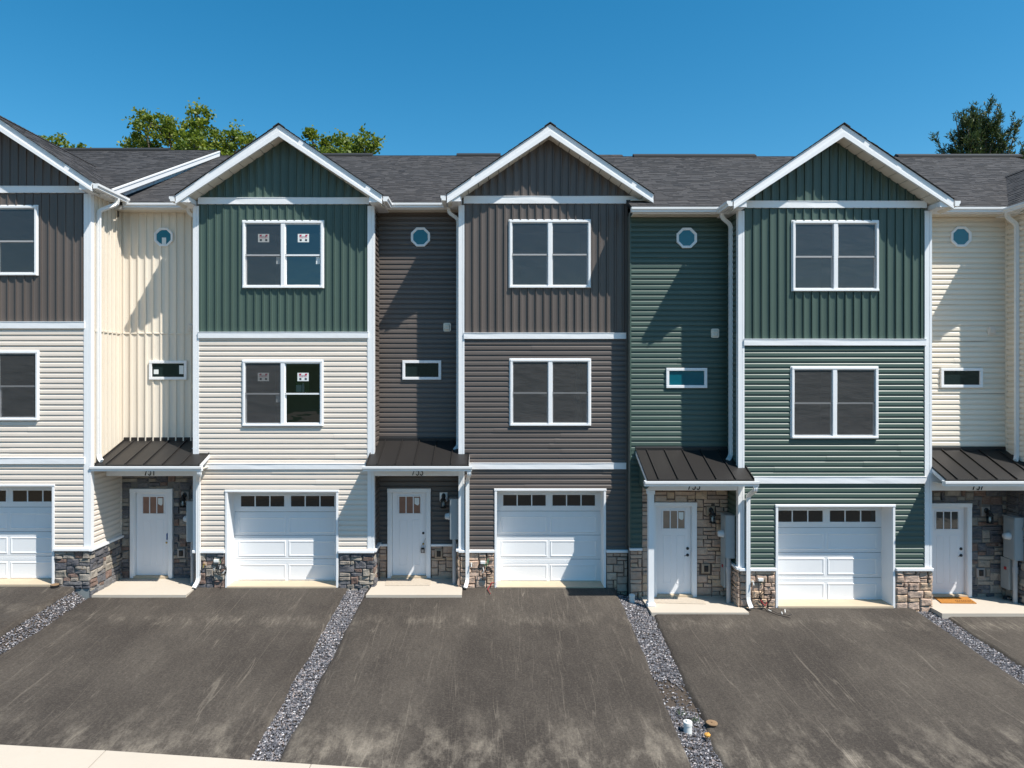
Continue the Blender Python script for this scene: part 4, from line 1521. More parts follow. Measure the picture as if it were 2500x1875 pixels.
# ------------------------------------------------------------------ the five townhouses
K = 757
DU = 6.365 * FPX / (D0 - 0.96)          # image shift from house 755 to its twin 757
CFG = {
    749: dict(xl=-15.2, x0=-13.12, x1=-8.974, top=(455, 472), mid=(785, 802), low=(1116, 1132), uw=(-111.6, 93, 503.5, 673), lw=(-108, 96, 857, 1026),
              gar=(-145, 129, 1187, 1418, 1426), cap=(1338, 1343.5), zap=10.73, up=BROWN, lo=CREAM, rec=CREAM, st=STONE_D, mo=MORTAR_D,
              label='leftmost townhouse, brown upper siding above cream siding, cut off by the photo edge'),
    751: dict(xl=-8.974, x0=-6.886, x1=-2.743, top=(483, 499.5), mid=(810, 825.5), low=(1130.6, 1145), uw=(594.3, 789.8, 540.4, 703.8), lw=(594, 788.8, 880, 1040),
              gar=(557, 821, 1201, 1422, 1431), cap=(1343, 1348.5), zap=10.60, up=GREEN, lo=CREAM, rec=IVORY, st=STONE_D, mo=MORTAR_D,
              label='townhouse numbered 751 with green board siding on top of cream lap siding'),
    753: dict(xl=-2.743, x0=-0.724, x1=3.17, top=(479.5, 498), mid=(812, 827.5), low=(1129, 1144.7), uw=(1244, 1441, 538.4, 703.3), lw=(1245.6, 1440.5, 877, 1039),
              gar=(1213, 1473, 1198, 1424, 1432), cap=(1342, 1347.5), zap=10.62, up=BROWN, lo=BROWN, rec=BROWN, st=STONE_T, mo=MORTAR_T,
              label='middle townhouse numbered 753, all dark brown siding with a tan stone base'),
    755: dict(xl=3.17, x0=5.425, x1=9.59, top=(491.4, 508.6), mid=(827, 843.5), low=(1162, 1179.5), uw=(1933.4, 2142.7, 540.4, 711.5), lw=(1931, 2140.5, 896, 1069.5),
              gar=(1898, 2177, 1237, 1471, 1479), cap=(1386, 1392), zap=10.26, up=GREEN, lo=GREEN, rec=GREEN, st=STONE_T, mo=MORTAR_T,
              label='townhouse numbered 755, all green siding with tan stone around the door'),
    757: dict(xl=9.59, x0=11.79, x1=15.955, top=(491.4, 508.6), mid=(827, 843.5), low=(1162, 1179.5), uw=(1933.4 + DU, 2142.7 + DU, 540.4, 711.5), lw=(1931 + DU, 2140.5 + DU, 896, 1069.5),
              gar=(1898 + DU, 2177 + DU, 1237, 1471, 1479), cap=(1386, 1392), zap=10.26, up=CREAM, lo=CREAM, rec=IVORY, st=STONE_D, mo=MORTAR_D,
              label='rightmost townhouse numbered 757, cream siding and dark stone porch'),
}
ZTF = {}
HOUSE = {}
DOORINFO = {}


def rect(r, y):
    return X(r[0], y), X(r[1], y), Z(r[3], y), Z(r[2], y)


def build_front(num):
    c = CFG[num]
    yF = YF[num]
    x0, x1 = c['x0'], c['x1']
    xc = (x0 + x1) / 2
    if num == 753: xc = 1.34
    H = thing('townhouse', c['label'], 'townhouse', ((c['xl'] + x1) / 2, yF, FLOOR[num]), 'row of townhouses')
    HOUSE[num] = H
    slope, half = 0.68, 2.34
    zapex = c['zap']
    zt = lambda x: zapex - slope * abs(x - xc)
    zeave = zapex - slope * half - 0.17            # level of the eave soffit
    uw, lw = rect(c['uw'], yF), rect(c['lw'], yF)
    gu = c['gar']
    gx0, gx1, gz1, gz0, gap = X(gu[0], yF), X(gu[1], yF), Z(gu[2], yF), Z(gu[3], yF + 0.40), Z(gu[4], yF)
    capz = (Z(c['cap'][1], yF), Z(c['cap'][0], yF))
    tb, mbd, lb = [(Z(c[k][1], yF), Z(c[k][0], yF)) for k in ('top', 'mid', 'low')]
    P = front(yF)
    # structural wall with openings
    w = MB()
    holes = [(r[0] + 0.03, r[1] - 0.03, r[2] + 0.03, r[3] - 0.03) for r in (uw, lw)] + [(gx0 - 0.034, gx1 + 0.034, -2, gz1 + 0.045)]
    wall_holes(w, P, x0, x1, -0.9, zeave + 0.03, -0.12, 0.0, holes)
    w.yprism([(x0, zeave + 0.031), (x1, zeave + 0.031), (x1, min(zeave + 0.2, zt(x1) - 0.26)), (xc, zapex - 0.27), (x0, min(zeave + 0.2, zt(x0) - 0.26))], yF + 0.001, yF + 0.12)
    w.build('wall', WALLM, H)
    # siding
    sx0, sx1 = x0 + 0.10, x1 - 0.10
    if num == 753: sx1 = x1 - 0.035
    strips(H, 'siding_panel', c['up'], P, 'v', sx0, sx1, BNB, 0.183, mbd[1] - 0.01, tb[0] + 0.005, [uw])
    strips(H, 'siding_panel', c['up'], P, 'v', x0 - 0.05, (x1 + 0.05 if num != 753 else x1 + 0.22), BNB, 0.183, tb[1] - 0.005, lambda x: zt(x) - 0.232, [])
    strips(H, 'siding_board', c['lo'], P, 'h', lb[1] - 0.005, mbd[0] + 0.005, LAP, 0.1195, sx0, sx1, [(lw[0] - 0.012, lw[1] + 0.012, lw[2] - 0.02, lw[3] + 0.02)], seams=0.45)
    strips(H, 'siding_board', c['lo'], P, 'h', capz[1] - 0.005, lb[0] + 0.005, LAP, 0.1195, sx0, sx1, [(gx0 - 0.06, gx1 + 0.06, -2, gz1 + 0.06)], seams=0.35)
    # trims
    trim_board(H, 'trim_band', x0 + (0.09 if num != 749 else 0), x1 - 0.09 if num != 753 else x1 + 0.22, yF, *tb, proud=0.055, wavy=0.004)
    for z_ in (mbd, lb):
        trim_board(H, 'trim_band', x0 + 0.09, x1 - 0.10 if num != 753 else x1 - 0.04, yF, *z_, proud=0.058)
    ztop_porch = {749: 3.10, 751: 3.05, 753: 3.05, 755: 2.80, 757: 2.80}[num]
    cz0, cz1 = capz[1], zeave
    if num != 753:
        corner_board(H, x1 - 0.125, x1 + 0.032, yF - 0.036, cz0, cz1)
    else:
        m = MB(); m.box(x1 - 0.05, x1 + 0.0, yF - 0.030, yF + 0.02, cz0, cz1); m.build('corner_trim', BROWN, H)
    corner_board(H, x0 - 0.032, x0 + 0.105, yF - 0.036, cz0, cz1)
    # stone base beside the garage with its cap
    for a, b in ((x0, gx0 - 0.06), (gx1 + 0.06, x1)):
        bottom = -0.30 if num != 749 else 0.14
        m = MB()
        m.box(a, b, yF - 0.02, yF - 0.001, bottom, capz[0] - 0.002); m.build('stone_mortar', c['mo'], H)
        sh = front(yF - 0.02)
        stones(H, c['st'], sh, a + 0.005, b - 0.005 + (0.03 if b == x1 and num != 753 else 0), bottom, capz[0] - 0.01, [])
        m = MB(); m.bbox(a - 0.03 if a == x0 else a, b + (0.035 if b == x1 and num != 753 else 0), yF - 0.095, yF, capz[0], capz[1] + 0.01, 0.008); m.build('stone_cap', WHITE, H)
    garage(H, yF, gx0, gx1, gz0, gz1, gap)
    sc = {749: ((1, 1), (1, 1)), 751: ((1, 0), (1, 0)), 753: ((1, 1), (1, 1)), 755: ((1, 1), (1, 1)), 757: ((1, 1), (1, 1))}[num]
    st = (1, 1) if num == 751 else (0, 0)
    double_window(H, yF, *uw, smat=SCREEN_FINE, screens=sc[0], stick=st, tags=st)
    double_window(H, yF, *lw, screens=sc[1], stick=st, tags=(1, 0) if num == 751 else (0, 0))
    # gable
    yb = yF + 4.2
    roof, zt_, yf = gable(H, yF, xc, half, zapex, slope, yb, seedv=num * 10)
    eave_return(H, xc - half, x0, yf, yF + 0.75, zt, zeave, -1)
    if num != 753:
        eave_return(H, xc + half, x1, yf, yF + 0.75, zt, zeave, 1)
    ZTF[num] = (zt, zeave, xc, half)
    # body of the house: party walls, rear wall, sides of the projecting bay
    b = MB()
    zs = zeave
    b.box(x0, x0 + 0.12, yF + 0.125, yF + 0.9, -0.9, zs); b.box(x1 - 0.12, x1, yF + 0.125, 12.4, -0.9, zs)
    b.box(c['xl'] + 0.005, x1 - 0.005, 12.28, 12.4, -0.9, zs)
    b.build('side_wall', WALLM, H)
    if num in (749,):
        b = MB(); b.box(x1 - 0.6, x1 + 0.03, yF - 0.03, yF + 1.4, -0.9, 0.135); b.build('foundation', FOUND, H)
    return H


def capz_755():
    return Z(1342, YR[755]) + 0.05


def recess(num):
    """The set-back entry bay to the left of a house's gabled front: wall cladding, small windows, porch, door."""
    c = CFG[num]
    H = HOUSE[num]
    yR, yF = YR[num], YF[num]
    xl, xr = c['xl'], c['x0']
    P = front(yR)
    zt, zeave, xc, half = ZTF[num]
    f = FLOOR[num] if num in (751, 753) else -0.15
    geo = {
        751: dict(octa=((1416.5 / 3.53), 250 + 1163 / 3.53, 47.3), tr=(1293 / 3.53, 1617 / 3.53, 700 + 638 / 3.53, 700 + 801 / 3.53), vent=(1622 / 3.53, 1676 / 3.53, 700 + 315 / 3.53, 700 + 382 / 3.53),
                  door=(321.5, 424.8, 1192, 1407), lamp=(454.5, 1199), out=(445, 1349), eave=9.03),
        753: dict(octa=(1027, 579.5, 48.7), tr=(983, 1077.6, 880, 927), vent=(1082.7, 1101, 788.5, 809.6), door=(947, 1052, 1191.5, 1410), lamp=(1083.5, 1201), out=(1071.5, 1350), eave=9.03),
        755: dict(octa=(1500 + 619 / 3.53, 250 + 1171 / 3.53, 51.6), tr=(1400 + 795 / 3.53, 1400 + 1147 / 3.53, 700 + 700 / 3.53, 700 + 873 / 3.53), vent=(1400 + 1182 / 3.53, 1400 + 1250 / 3.53, 700 + 362 / 3.53, 700 + 441 / 3.53),
                  door=(1591, 1698.7, 1225, 1453), lamp=(1733, 1235), out=(1721.5, 1386.5), eave=8.70),
        757: dict(octa=(1875 + 1654 / 3.53, 250 + 1160 / 3.53, 51.8), tr=(1875 + 1478 / 3.53, 1875 + 1838 / 3.53, 700 + 700 / 3.53, 700 + 870 / 3.53), vent=(1875 + 1885 / 3.53, 1875 + 1952 / 3.53, 700 + 342 / 3.53, 700 + 417 / 3.53),
                  door=(2258, 2366.6, 1227, 1457), lamp=(2402, 1236), out=(2390, 1396.5), eave=8.70),
    }[num]
    ztop = geo['eave'] - 0.16
    dx0, dx1, dz1 = X(geo['door'][0], yR), X(geo['door'][1], yR), Z(geo['door'][2], yR)
    dz0 = f + 0.005
    tr = (X(geo['tr'][0], yR), X(geo['tr'][1], yR), Z(geo['tr'][3], yR), Z(geo['tr'][2], yR))
    ox, oz, orr = X(geo['octa'][0], yR), Z(geo['octa'][1], yR), geo['octa'][2] * (D0 + yR) / FPX / 2 * 1.04
    vt = (X(geo['vent'][0], yR), X(geo['vent'][1], yR), Z(geo['vent'][3], yR), Z(geo['vent'][2], yR))
    w = MB()
    wall_holes(w, P, xl, xr, -0.9, ztop + 0.1, -0.12, 0, [(dx0 + 0.09, dx1 - 0.09, -2, dz1 - 0.09)])
    w.build('wall', WALLM, H)
    zroof = {751: 3.33, 753: 3.33, 755: Z(1098, yR), 757: Z(1098, yR)}[num]
    zsof = Z({751: 1162, 753: 1162, 755: 1197, 757: 1197.5}[num], yF) + 0.11
    small = [(ox - orr * 0.62, ox + orr * 0.62, oz - orr * 0.62, oz + orr * 0.62), tr]
    # upper cladding
    if num == 751:
        zj = Z(700 + 403 / 3.53, yR)
        strips(H, 'siding_panel', c['rec'], P, 'v', xl + 0.03, xr - 0.03, BNB, 0.183, zj + 0.01, ztop, small)
        strips(H, 'siding_panel', c['rec'], P, 'v', xl + 0.03, xr - 0.03, BNB, 0.183, zroof - 0.02, zj - 0.01, small)
        j = MB(); j.bbox(xl, xr, yR - 0.034, yR, zj - 0.016, zj + 0.016, 0.006); j.build('siding_joint', c['rec'], H)
    else:
        strips(H, 'siding_board', c['rec'], P, 'h', zroof - 0.02, ztop, LAP, 0.1195, xl + 0.03, xr - 0.03, small, seams=0.12)
    for xx in (xl, xr - 0.035):
        j = MB(); j.box(xx, xx + 0.035, yR - 0.034, yR - 0.002, zroof - 0.05, ztop); j.build('corner_trim', c['rec'], H)
    if num == 755:
        j = MB(); j.box(xl + 0.001, xl + 0.030, yR - 0.036, 0.12, capz_755(), ztop + 0.05); j.build('corner_trim', c['rec'], H)
    octagon_window(H, yR - 0.012, ox, oz, orr, note=(num == 751))
    transom_window(H, yR - 0.012, *tr, {751: DGLASS, 753: DGLASS, 755: TEAL, 757: DGLASS}[num], notes=(num == 751))
    vent_hood(H, yR - 0.018, *vt, {751: CREAM, 753: SOFFIT, 755: SOFFIT, 757: CREAM}[num])
    # porch level
    lx, lz = X(geo['lamp'][0], yR), Z(geo['lamp'][1], yR)
    qx, qz = X(geo['out'][0], yR), Z(geo['out'][1], yR)
    hole = [(dx0 - 0.002, dx1 + 0.002, -2, dz1 + 0.002)]
    plates = [(lx - 0.1, lx + 0.1, lz - 0.22, lz + 0.005), (qx - 0.1, qx + 0.1, qz - 0.115, qz + 0.115)]
    if num == 753:
        capz = Z(1080 + 985 / 3.95, yR)
        strips(H, 'siding_board', c['rec'], P, 'h', capz + 0.02, zsof + 0.06, LAP, 0.1195, xl + 0.03, xr - 0.03, hole)
        m = MB(); wall_holes(m, P, xl, xr, f - 0.2, capz - 0.02, 0.001, 0.02, hole); m.build('stone_mortar', MORTAR_T, H)
        stones(H, STONE_T, front(yR - 0.02), xl + 0.03, xr - 0.01, f - 0.02, capz - 0.03, hole + plates[1:], cell=(0.092, 0.092), proud=0.03)
        for a, b in ((xl, dx0), (dx1, xr)):
            m = MB(); m.bbox(a, b, yR - 0.085, yR, capz - 0.028, capz + 0.025, 0.006); m.build('stone_cap', WHITE, H)
        j = MB(); j.box(xl, xl + 0.035, yR - 0.034, yR - 0.002, capz + 0.03, zsof); j.build('corner_trim', c['rec'], H)
    else:
        mo = c['mo']
        sx = xl + 0.005
        m = MB()
        if num == 755:
            capz = Z(1342, yR)
            xs = X(1567, yR)
            wall_holes(m, P, xs, xr, -0.6, zsof + 0.05, 0.001, 0.02, hole); m.box(xl + 0.006, xs - 0.001, yR - 0.0205, yR - 0.001, -0.6, capz)
            m.build('stone_mortar', mo, H)
            stones(H, c['st'], front(yR - 0.02), xs, xr - 0.01, -0.30, zsof + 0.03, hole + plates, cell=(0.092, 0.092), proud=0.03)
            stones(H, c['st'], front(yR - 0.0205), xl + 0.01, xs - 0.005, -0.42, capz - 0.015, [], cell=(0.092, 0.092), proud=0.03)
            strips(H, 'siding_board', c['rec'], P, 'h', capz + 0.04, zroof - 0.02, LAP, 0.1195, xl + 0.03, xs + 0.0, [])
            m = MB(); m.bbox(xl - 0.01, xs - 0.002, yR - 0.085, yR, capz - 0.005, capz + 0.045, 0.006); m.build('stone_cap', WHITE, H)
            j = MB(); j.box(xl, xl + 0.035, yR - 0.034, yR - 0.002, capz + 0.05, zroof); j.build('corner_trim', c['rec'], H)
        else:
            wall_holes(m, P, xl, xr, f - 0.2, zsof + 0.05, 0.001, 0.02, hole); m.build('stone_mortar', mo, H)
            stones(H, c['st'], front(yR - 0.02), xl + 0.02, xr - 0.01, f - 0.02, zsof + 0.03, hole + plates, cell=(0.095, 0.098), proud=0.035)
    block = {751: GREYST, 753: WHITE, 755: TANB, 757: GREYST}[num]
    wall_lamp(H, yR - 0.02, lx, lz, block)
    outlet(H, yR - 0.02, qx, qz, {751: GREYST, 753: TANB, 755: TANB, 757: GREYST}[num])
    DOORINFO[num] = front_door(H, yR - 0.02, dx0, dx1, dz0, dz1, {751: FILM, 753: FILM, 755: FILMT, 757: DGLASS}[num], {751: 'latch', 753: 'lockbox', 755: 'lever', 757: 'lever'}[num], seal=num in (751, 753, 755))
    # main roof eave over the bay, soffit, fascia, gutters
    ye = yR - 0.35
    ze = geo['eave']
    s = MB(); s.box(xl + 0.02, xr - 0.02, ye + 0.03, yR - 0.01, ze - 0.175, ze - 0.160); s.build('soffit', SOFFIT, H)
    s = MB(); s.box(xl, xr, ye, ye + 0.028, ze - 0.178, ze - 0.03); s.build('fascia', WHITE, H)
    xg = xc - half
    gutter_x(H, {751: -8.70, 753: -2.50, 755: 3.12, 757: 9.78}[num], xg - 0.02, ye - 0.002, ze - 0.155)
    gutter_y(H, yF - 0.405, ye - 0.10, xg - 0.028, zt(xg) - 0.155, -1)
    # downspout from the bay gutter to the porch roof
    xs_, ys_ = xr - 0.28, ye - 0.06
    yv = {751: yR - 0.36, 753: yR - 0.40, 755: yR - 0.34, 757: yR - 0.40}[num]
    zk = zroof - 0.10
    downspout(H, [(xs_, ys_, ze - 0.13), (xs_, ys_, ze - 0.27), (xr - 0.060, yv, ze - 0.42), (xr - 0.060, yv, zk), (xr - 0.16, yv - 0.10, zk - 0.085)])
    # porch roof
    pr = {751: (-8.90, -6.54, -0.55, 2.905), 753: (-2.815, -0.50, -0.55, 2.905), 755: (3.30, 5.58, -1.42, 2.705), 757: (9.62, 11.98, -1.42, 2.705)}[num]
    fl = X(1576, yF + 0.1) if num == 755 else None
    zr = porch(H, num, xl, xr, pr[0], pr[1], yR, yF, zroof, pr[2], pr[3], zsof, free_left=fl)
    xd = pr[1] + 0.01
    xw = {751: -6.77, 753: -0.545, 755: 5.59, 757: 11.95}[num]
    gz = drive_z(num, yF - 0.1)
    downspout(H, [(xd, pr[2] - 0.055, pr[3] - 0.145), (xd, pr[2] - 0.055, pr[3] - 0.22), (xw, yF - 0.085, pr[3] - 0.42), (xw, yF - 0.085, gz + 0.17), (xw - (0.05 if num != 755 else -0.03), yF - 0.20, gz + 0.035)], 1.05)
    # slab
    sl = {751: (xl + 0.04, -6.82, -6.886), 753: (-2.80, -0.655, -0.724), 755: (3.42, 5.50, 5.425), 757: (9.58, 11.9, 11.79)}[num]
    yfr = {751: -0.63, 753: -0.63, 755: -1.34, 757: -1.40}[num]
    m = MB()
    top = [(sl[0], yfr), (sl[1], yfr), (sl[1] - 0.01, yF - 0.06), (sl[2], yF - 0.06), (sl[2], yR - 0.01), (max(sl[0], xl + 0.005), yR - 0.01)]
    m.prism(top, lambda p: (p[0], p[1], f - 0.5), lambda p: (p[0], p[1], f))
    m.build('porch_slab', CONC, H)
    if num == 755:        # post at the free corner, triangular green cheek under the roof end
        xp = X(1586, -0.80)
        m = MB()
        zb = Z(1197, yF)
        m.box(xp - 0.062, xp + 0.062, yF + 0.0, yF + 0.124, f + 0.05, zb - 0.001)
        m.bbox(xp - 0.085, xp + 0.085, yF - 0.022, yF + 0.147, f, f + 0.075, 0.01); m.bbox(xp - 0.08, xp + 0.08, yF - 0.016, yF + 0.14, zb - 0.09, zb - 0.002, 0.006)
        m.build('porch_post', WHITE, H)
        ck = MB()
        zq = zb + 0.02
        ck.xprism([(yR - 0.03, zroof - 0.06), (yR - 0.03, zq), (yF + 0.02, zq), (yF - 0.40, zr(yF - 0.40) - 0.13)], fl - 0.02, fl + 0.01)
        ck.build('gable_cheek', c['rec'], H)
    return H


GREYST = simple('grey_stone_block', (0.30, 0.275, 0.255), 0.85, 0.12, 14, 60, 0.4, 0.006)
TANB = simple('tan_stone_block', (0.36, 0.275, 0.20), 0.85, 0.1, 14, 60, 0.4, 0.006)

for num in (749, 751, 753, 755, 757):
    build_front(num)
for num in (751, 753, 755, 757):
    recess(num)


def side_right(num, nxt):
    """Side of a projecting bay facing +x: clad in the colours of the neighbouring entry bay."""
    c, n = CFG[num], CFG[nxt]
    H = HOUSE[num]
    x = c['x1']
    y0, y1 = YF[num] + 0.09, YR[nxt]
    P = facing((x, y0, 0), (0, 1, 0), (1, 0, 0))
    L = y1 - y0
    zt, zeave, xc, half = ZTF[num]
    f = 0.0
    ztop = zeave + 0.0
    if num == 749:
        zj = Z(700 + 375 / 3.53, -0.6)
        zr = lambda s: 3.33 - (L - s) * 0.337
        zcap = Z(1339, -0.55)
        strips(H, 'siding_panel', n['rec'], P, 'v', 0.0, L, BNB, 0.183, zj + 0.01, ztop, [])
        strips(H, 'siding_panel', n['rec'], P, 'v', 0.0, L, BNB, 0.183, 2.75, zj - 0.01, [])
        j = MB(); j.box(x, x + 0.034, y0, y1, zj - 0.016, zj + 0.016); j.build('siding_joint', n['rec'], H)
        strips(H, 'siding_board', c['lo'], P, 'h', zcap + 0.02, 2.75, LAP, 0.1195, 0.0, L - 0.03, [])
        j = MB(); j.box(x, x + 0.034, y1 - 0.06, y1 - 0.022, zcap, 2.75); j.build('corner_trim', c['lo'], H)
        m = MB(); m.box(x + 0.001, x + 0.02, YF[num] - 0.02, y1 - 0.02, -0.12, zcap - 0.03); m.build('stone_mortar', c['mo'], H)
        stones(H, c['st'], facing((x + 0.02, YF[num], 0), (0, 1, 0), (1, 0, 0)), -0.05, y1 - YF[num] - 0.05, -0.10, zcap - 0.04, [], proud=0.04)
        m = MB(); m.box(x, x + 0.085, YF[num] - 0.09, y1 - 0.03, zcap - 0.03, zcap + 0.02); m.build('stone_cap', WHITE, H)
    else:
        strips(H, 'siding_board', n['rec'], P, 'h', 3.0, ztop, LAP, 0.1195, 0.0, L - 0.03, [])
        if num == 751:
            strips(H, 'siding_board', n['rec'], P, 'h', 0.90, 2.75, LAP, 0.1195, 0.0, L - 0.03, [])
            m = MB(); m.box(x + 0.001, x + 0.02, YF[num] - 0.02, y1 - 0.02, -0.2, 0.80); m.build('stone_mortar', c['mo'], H)
            stones(H, c['st'], facing((x + 0.02, YF[num], 0), (0, 1, 0), (1, 0, 0)), -0.05, y1 - YF[num] - 0.05, -0.05, 0.80, [], proud=0.035)
            m = MB(); m.box(x, x + 0.085, YF[num] - 0.09, y1 - 0.03, 0.815, 0.862); m.build('stone_cap', WHITE, H)
        if num == 755:
            P2 = facing((x, y0, 0), (0, 1, 0), (1, 0, 0))
            m = MB(); m.box(x + 0.001, x + 0.02, YF[num] - 0.02, y1 - 0.02, -0.4, 2.5); m.build('stone_mortar', n['mo'], H)
            stones(H, c['st'], facing((x + 0.02, YF[num], 0), (0, 1, 0), (1, 0, 0)), -0.05, y1 - YF[num] - 0.05, -0.30, 0.62, [], proud=0.035)


def side_left(num):
    """Side of a projecting bay facing -x, inside its own entry bay."""
    c = CFG[num]
    H = HOUSE[num]
    x = c['x0']
    y0, y1 = YF[num] + 0.095, YR[num]
    P = facing((x, y1, 0), (0, -1, 0), (-1, 0, 0))
    L = y1 - y0
    zt, zeave, xc, half = ZTF[num]
    z0 = {751: 3.2, 753: 3.2, 755: 3.0, 757: 3.0}[num]
    if num == 751:
        strips(H, 'siding_panel', c['rec'], P, 'v', 0.03, L, BNB, 0.183, z0, zeave, [])
    else:
        strips(H, 'siding_board', c['rec'], P, 'h', z0, zeave, LAP, 0.1195, 0.03, L, [])
    f = FLOOR[num] if num in (751, 753) else -0.15
    zc = f + 0.86
    if num in (753, 755):
        strips(H, 'siding_board', c['rec'], P, 'h', zc + 0.02, 2.62 + f, LAP, 0.1195, 0.03, L, [])
        ztop = zc - 0.03
        m = MB(); m.box(x - 0.085, x, YF[num] - 0.09, y1 - 0.03, zc - 0.03, zc + 0.018); m.build('stone_cap', WHITE, H)
    else:
        ztop = 2.62 + f
    m = MB(); m.box(x - 0.02, x - 0.001, YF[num] - 0.02, y1 - 0.02, f - 0.3, ztop); m.build('stone_mortar', c['mo'], H)
    stones(H, c['st'], facing((x - 0.02, y1, 0), (0, -1, 0), (-1, 0, 0)), 0.05, y1 - YF[num] + (0.05 if num in (753, 755) else -0.10), f - 0.06, ztop - 0.01, [], proud=0.035)
    if num == 757:
        m = MB(); m.box(x - 0.03, x, y1 - 0.06, y1 - 0.035, z0 - 0.1, zeave); m.build('corner_trim', c['rec'], H)
    mt = {753: (YR[753] - 0.62, Z(1219, 0.15)), 751: (YR[751] - 0.62, Z(1225, 0.15)), 755: (YR[755] - 0.56, Z(1257, -0.65)), 757: (YR[757] - 0.58, Z(1262, -0.65))}[num]
    meter(H, x - 0.03, mt[0], mt[1], f, num in (755, 757))


for a, b in ((749, 751), (751, 753), (755, 757)):
    side_right(a, b)
for a in (751, 753, 755, 757):
    side_left(a)

# long roofs behind the gables
main_roof(HOUSE[749], -15.4, -8.83, -0.24, 9.15, 6.4, 12.20, 1, vent=(-14.0, X(415, 6.4)))
main_roof(HOUSE[751], -8.829, -2.93, 0.36, 9.03, 6.6, 12.09, 2, vent=(X(700, 6.6), X(910, 6.6)))
main_roof(HOUSE[753], -2.9295, 3.20, 0.36, 9.03, 6.6, 12.09, 3, vent=(X(1115, 6.6), X(1222, 6.6)))
main_roof(HOUSE[755], 3.13, 9.35, -0.60, 8.70, 5.64, 11.76, 4, vent=(X(1545, 5.64), X(1842, 5.64)))
main_roof(HOUSE[757], 9.3505, 16.3, -0.60, 8.70, 5.64, 11.76, 5, vent=(X(2186, 5.64), X(2488, 5.64)))

# step where roof 753 runs a little past the party wall, at the ridge
st = MB()
xa_, xb_ = 3.201, X(1519, 6.6)
st.add([(xa_, 4.6, 10.9), (xb_ + 0.10, 4.6, 10.9), (xb_, 6.6, 12.12), (xa_, 6.6, 12.12), (xa_, 9.0, 11.0), (xb_ + 0.1, 9.0, 11.0)], [(0, 1, 2, 3), (3, 2, 5, 4), (1, 5, 2)])
o_ = st.build('roof_step', DARKGAP, HOUSE[753])
shingles(o_, (xa_, 4.7, 10.965), (1, 0, 0), (0, 1.9, 1.16), xb_ - xa_, 2.22, seedv=77)

# right verge of roof 749 over roof 751: white fascia and louvred soffit
xe = -8.80
ys, zs_, yr_, zr_ = -0.02, 9.15 + (0.22) * 0.4593, 6.4, 12.20
sl_ = (12.20 - 9.15) / 6.64
zline = lambda y: 9.15 + sl_ * (y + 0.24)
m = MB()
m.xprism([(ys, zline(ys) - 0.02), (yr_, zr_ - 0.02), (yr_, zr_ - 0.19), (ys, zline(ys) - 0.19)], xe - 0.03, xe + 0.0)
m.xprism([(ys, zline(ys) - 0.02), (yr_, zr_ - 0.02), (yr_, zr_ - 0.06), (ys, zline(ys) - 0.06)], xe + 0.001, xe + 0.015)
m.build('verge_fascia', WHITE, HOUSE[749])
xw_ = xe - 0.13
ys = 0.45
m = MB(); m.xprism([(ys, zline(ys) - 0.10), (yr_, zr_ - 0.10), (yr_, zr_ - 0.80), (ys, zline(ys) - 0.80)], xw_ - 0.06, xw_ - 0.03)
m.build('verge_wall', DARKGAP, HOUSE[749])
for i in range(20):
    ya_, yb_ = ys + (yr_ - ys) * i / 20, ys + (yr_ - ys) * (i + 1) / 20 - 0.012
    m = MB(); m.xprism([(ya_, zline(ya_) - 0.15), (yb_, zline(yb_) - 0.15), (yb_, zline(yb_) - 0.335), (ya_, zline(ya_) - 0.335)], xw_ - 0.025, xw_)
    m.build('soffit_panel', WHITE, HOUSE[749])
# eave gutter and downspout at the right side of gable 749
zt9, ze9, xc9, h9 = ZTF[749]
xg = xc9 + h9
gutter_y(HOUSE[749], YF[749] - 0.405, 0.32, xg + 0.028, zt9(xg) - 0.155, 1)
downspout(HOUSE[749], [(xg + 0.08, -0.12, zt9(xg) - 0.13), (xg + 0.08, -0.12, zt9(xg) - 0.28), (-8.905, -0.38, zt9(xg) - 0.50), (-8.905, -0.38, 3.05), (-8.80, -0.46, 2.97)])
# gutter stub on the far eave side of 751, 755
for num in (751, 755):
    zt_, ze_, xc_, h_ = ZTF[num]
    gutter_y(HOUSE[num], YF[num] - 0.405, YR[num] - 0.45, xc_ + h_ + 0.028, zt_(xc_ + h_) - 0.155, 1)
# the cut-back eave of 753 on the party-wall side: open shadow gap, soffit closing piece
zt_, ze_, xc_, h_ = ZTF[753]
m = MB(); m.box(3.19, xc_ + h_ - 0.03, -0.30, 0.5, ze_ + 0.04, ze_ + 0.055); m.build('soffit', SOFFIT, HOUSE[753])

# ------------------------------------------------------------------ gravel strips between the driveways
def strip_edge(num, side, y):
    (la, lb), (ra, rb) = DRIVE[num]
    t = (YF[num] - y) / 6.6
    if side < 0:
        return la + (lb - la) * t + edge_noise(num, y)
    return ra + (rb - ra) * t + edge_noise(num + 7, y)


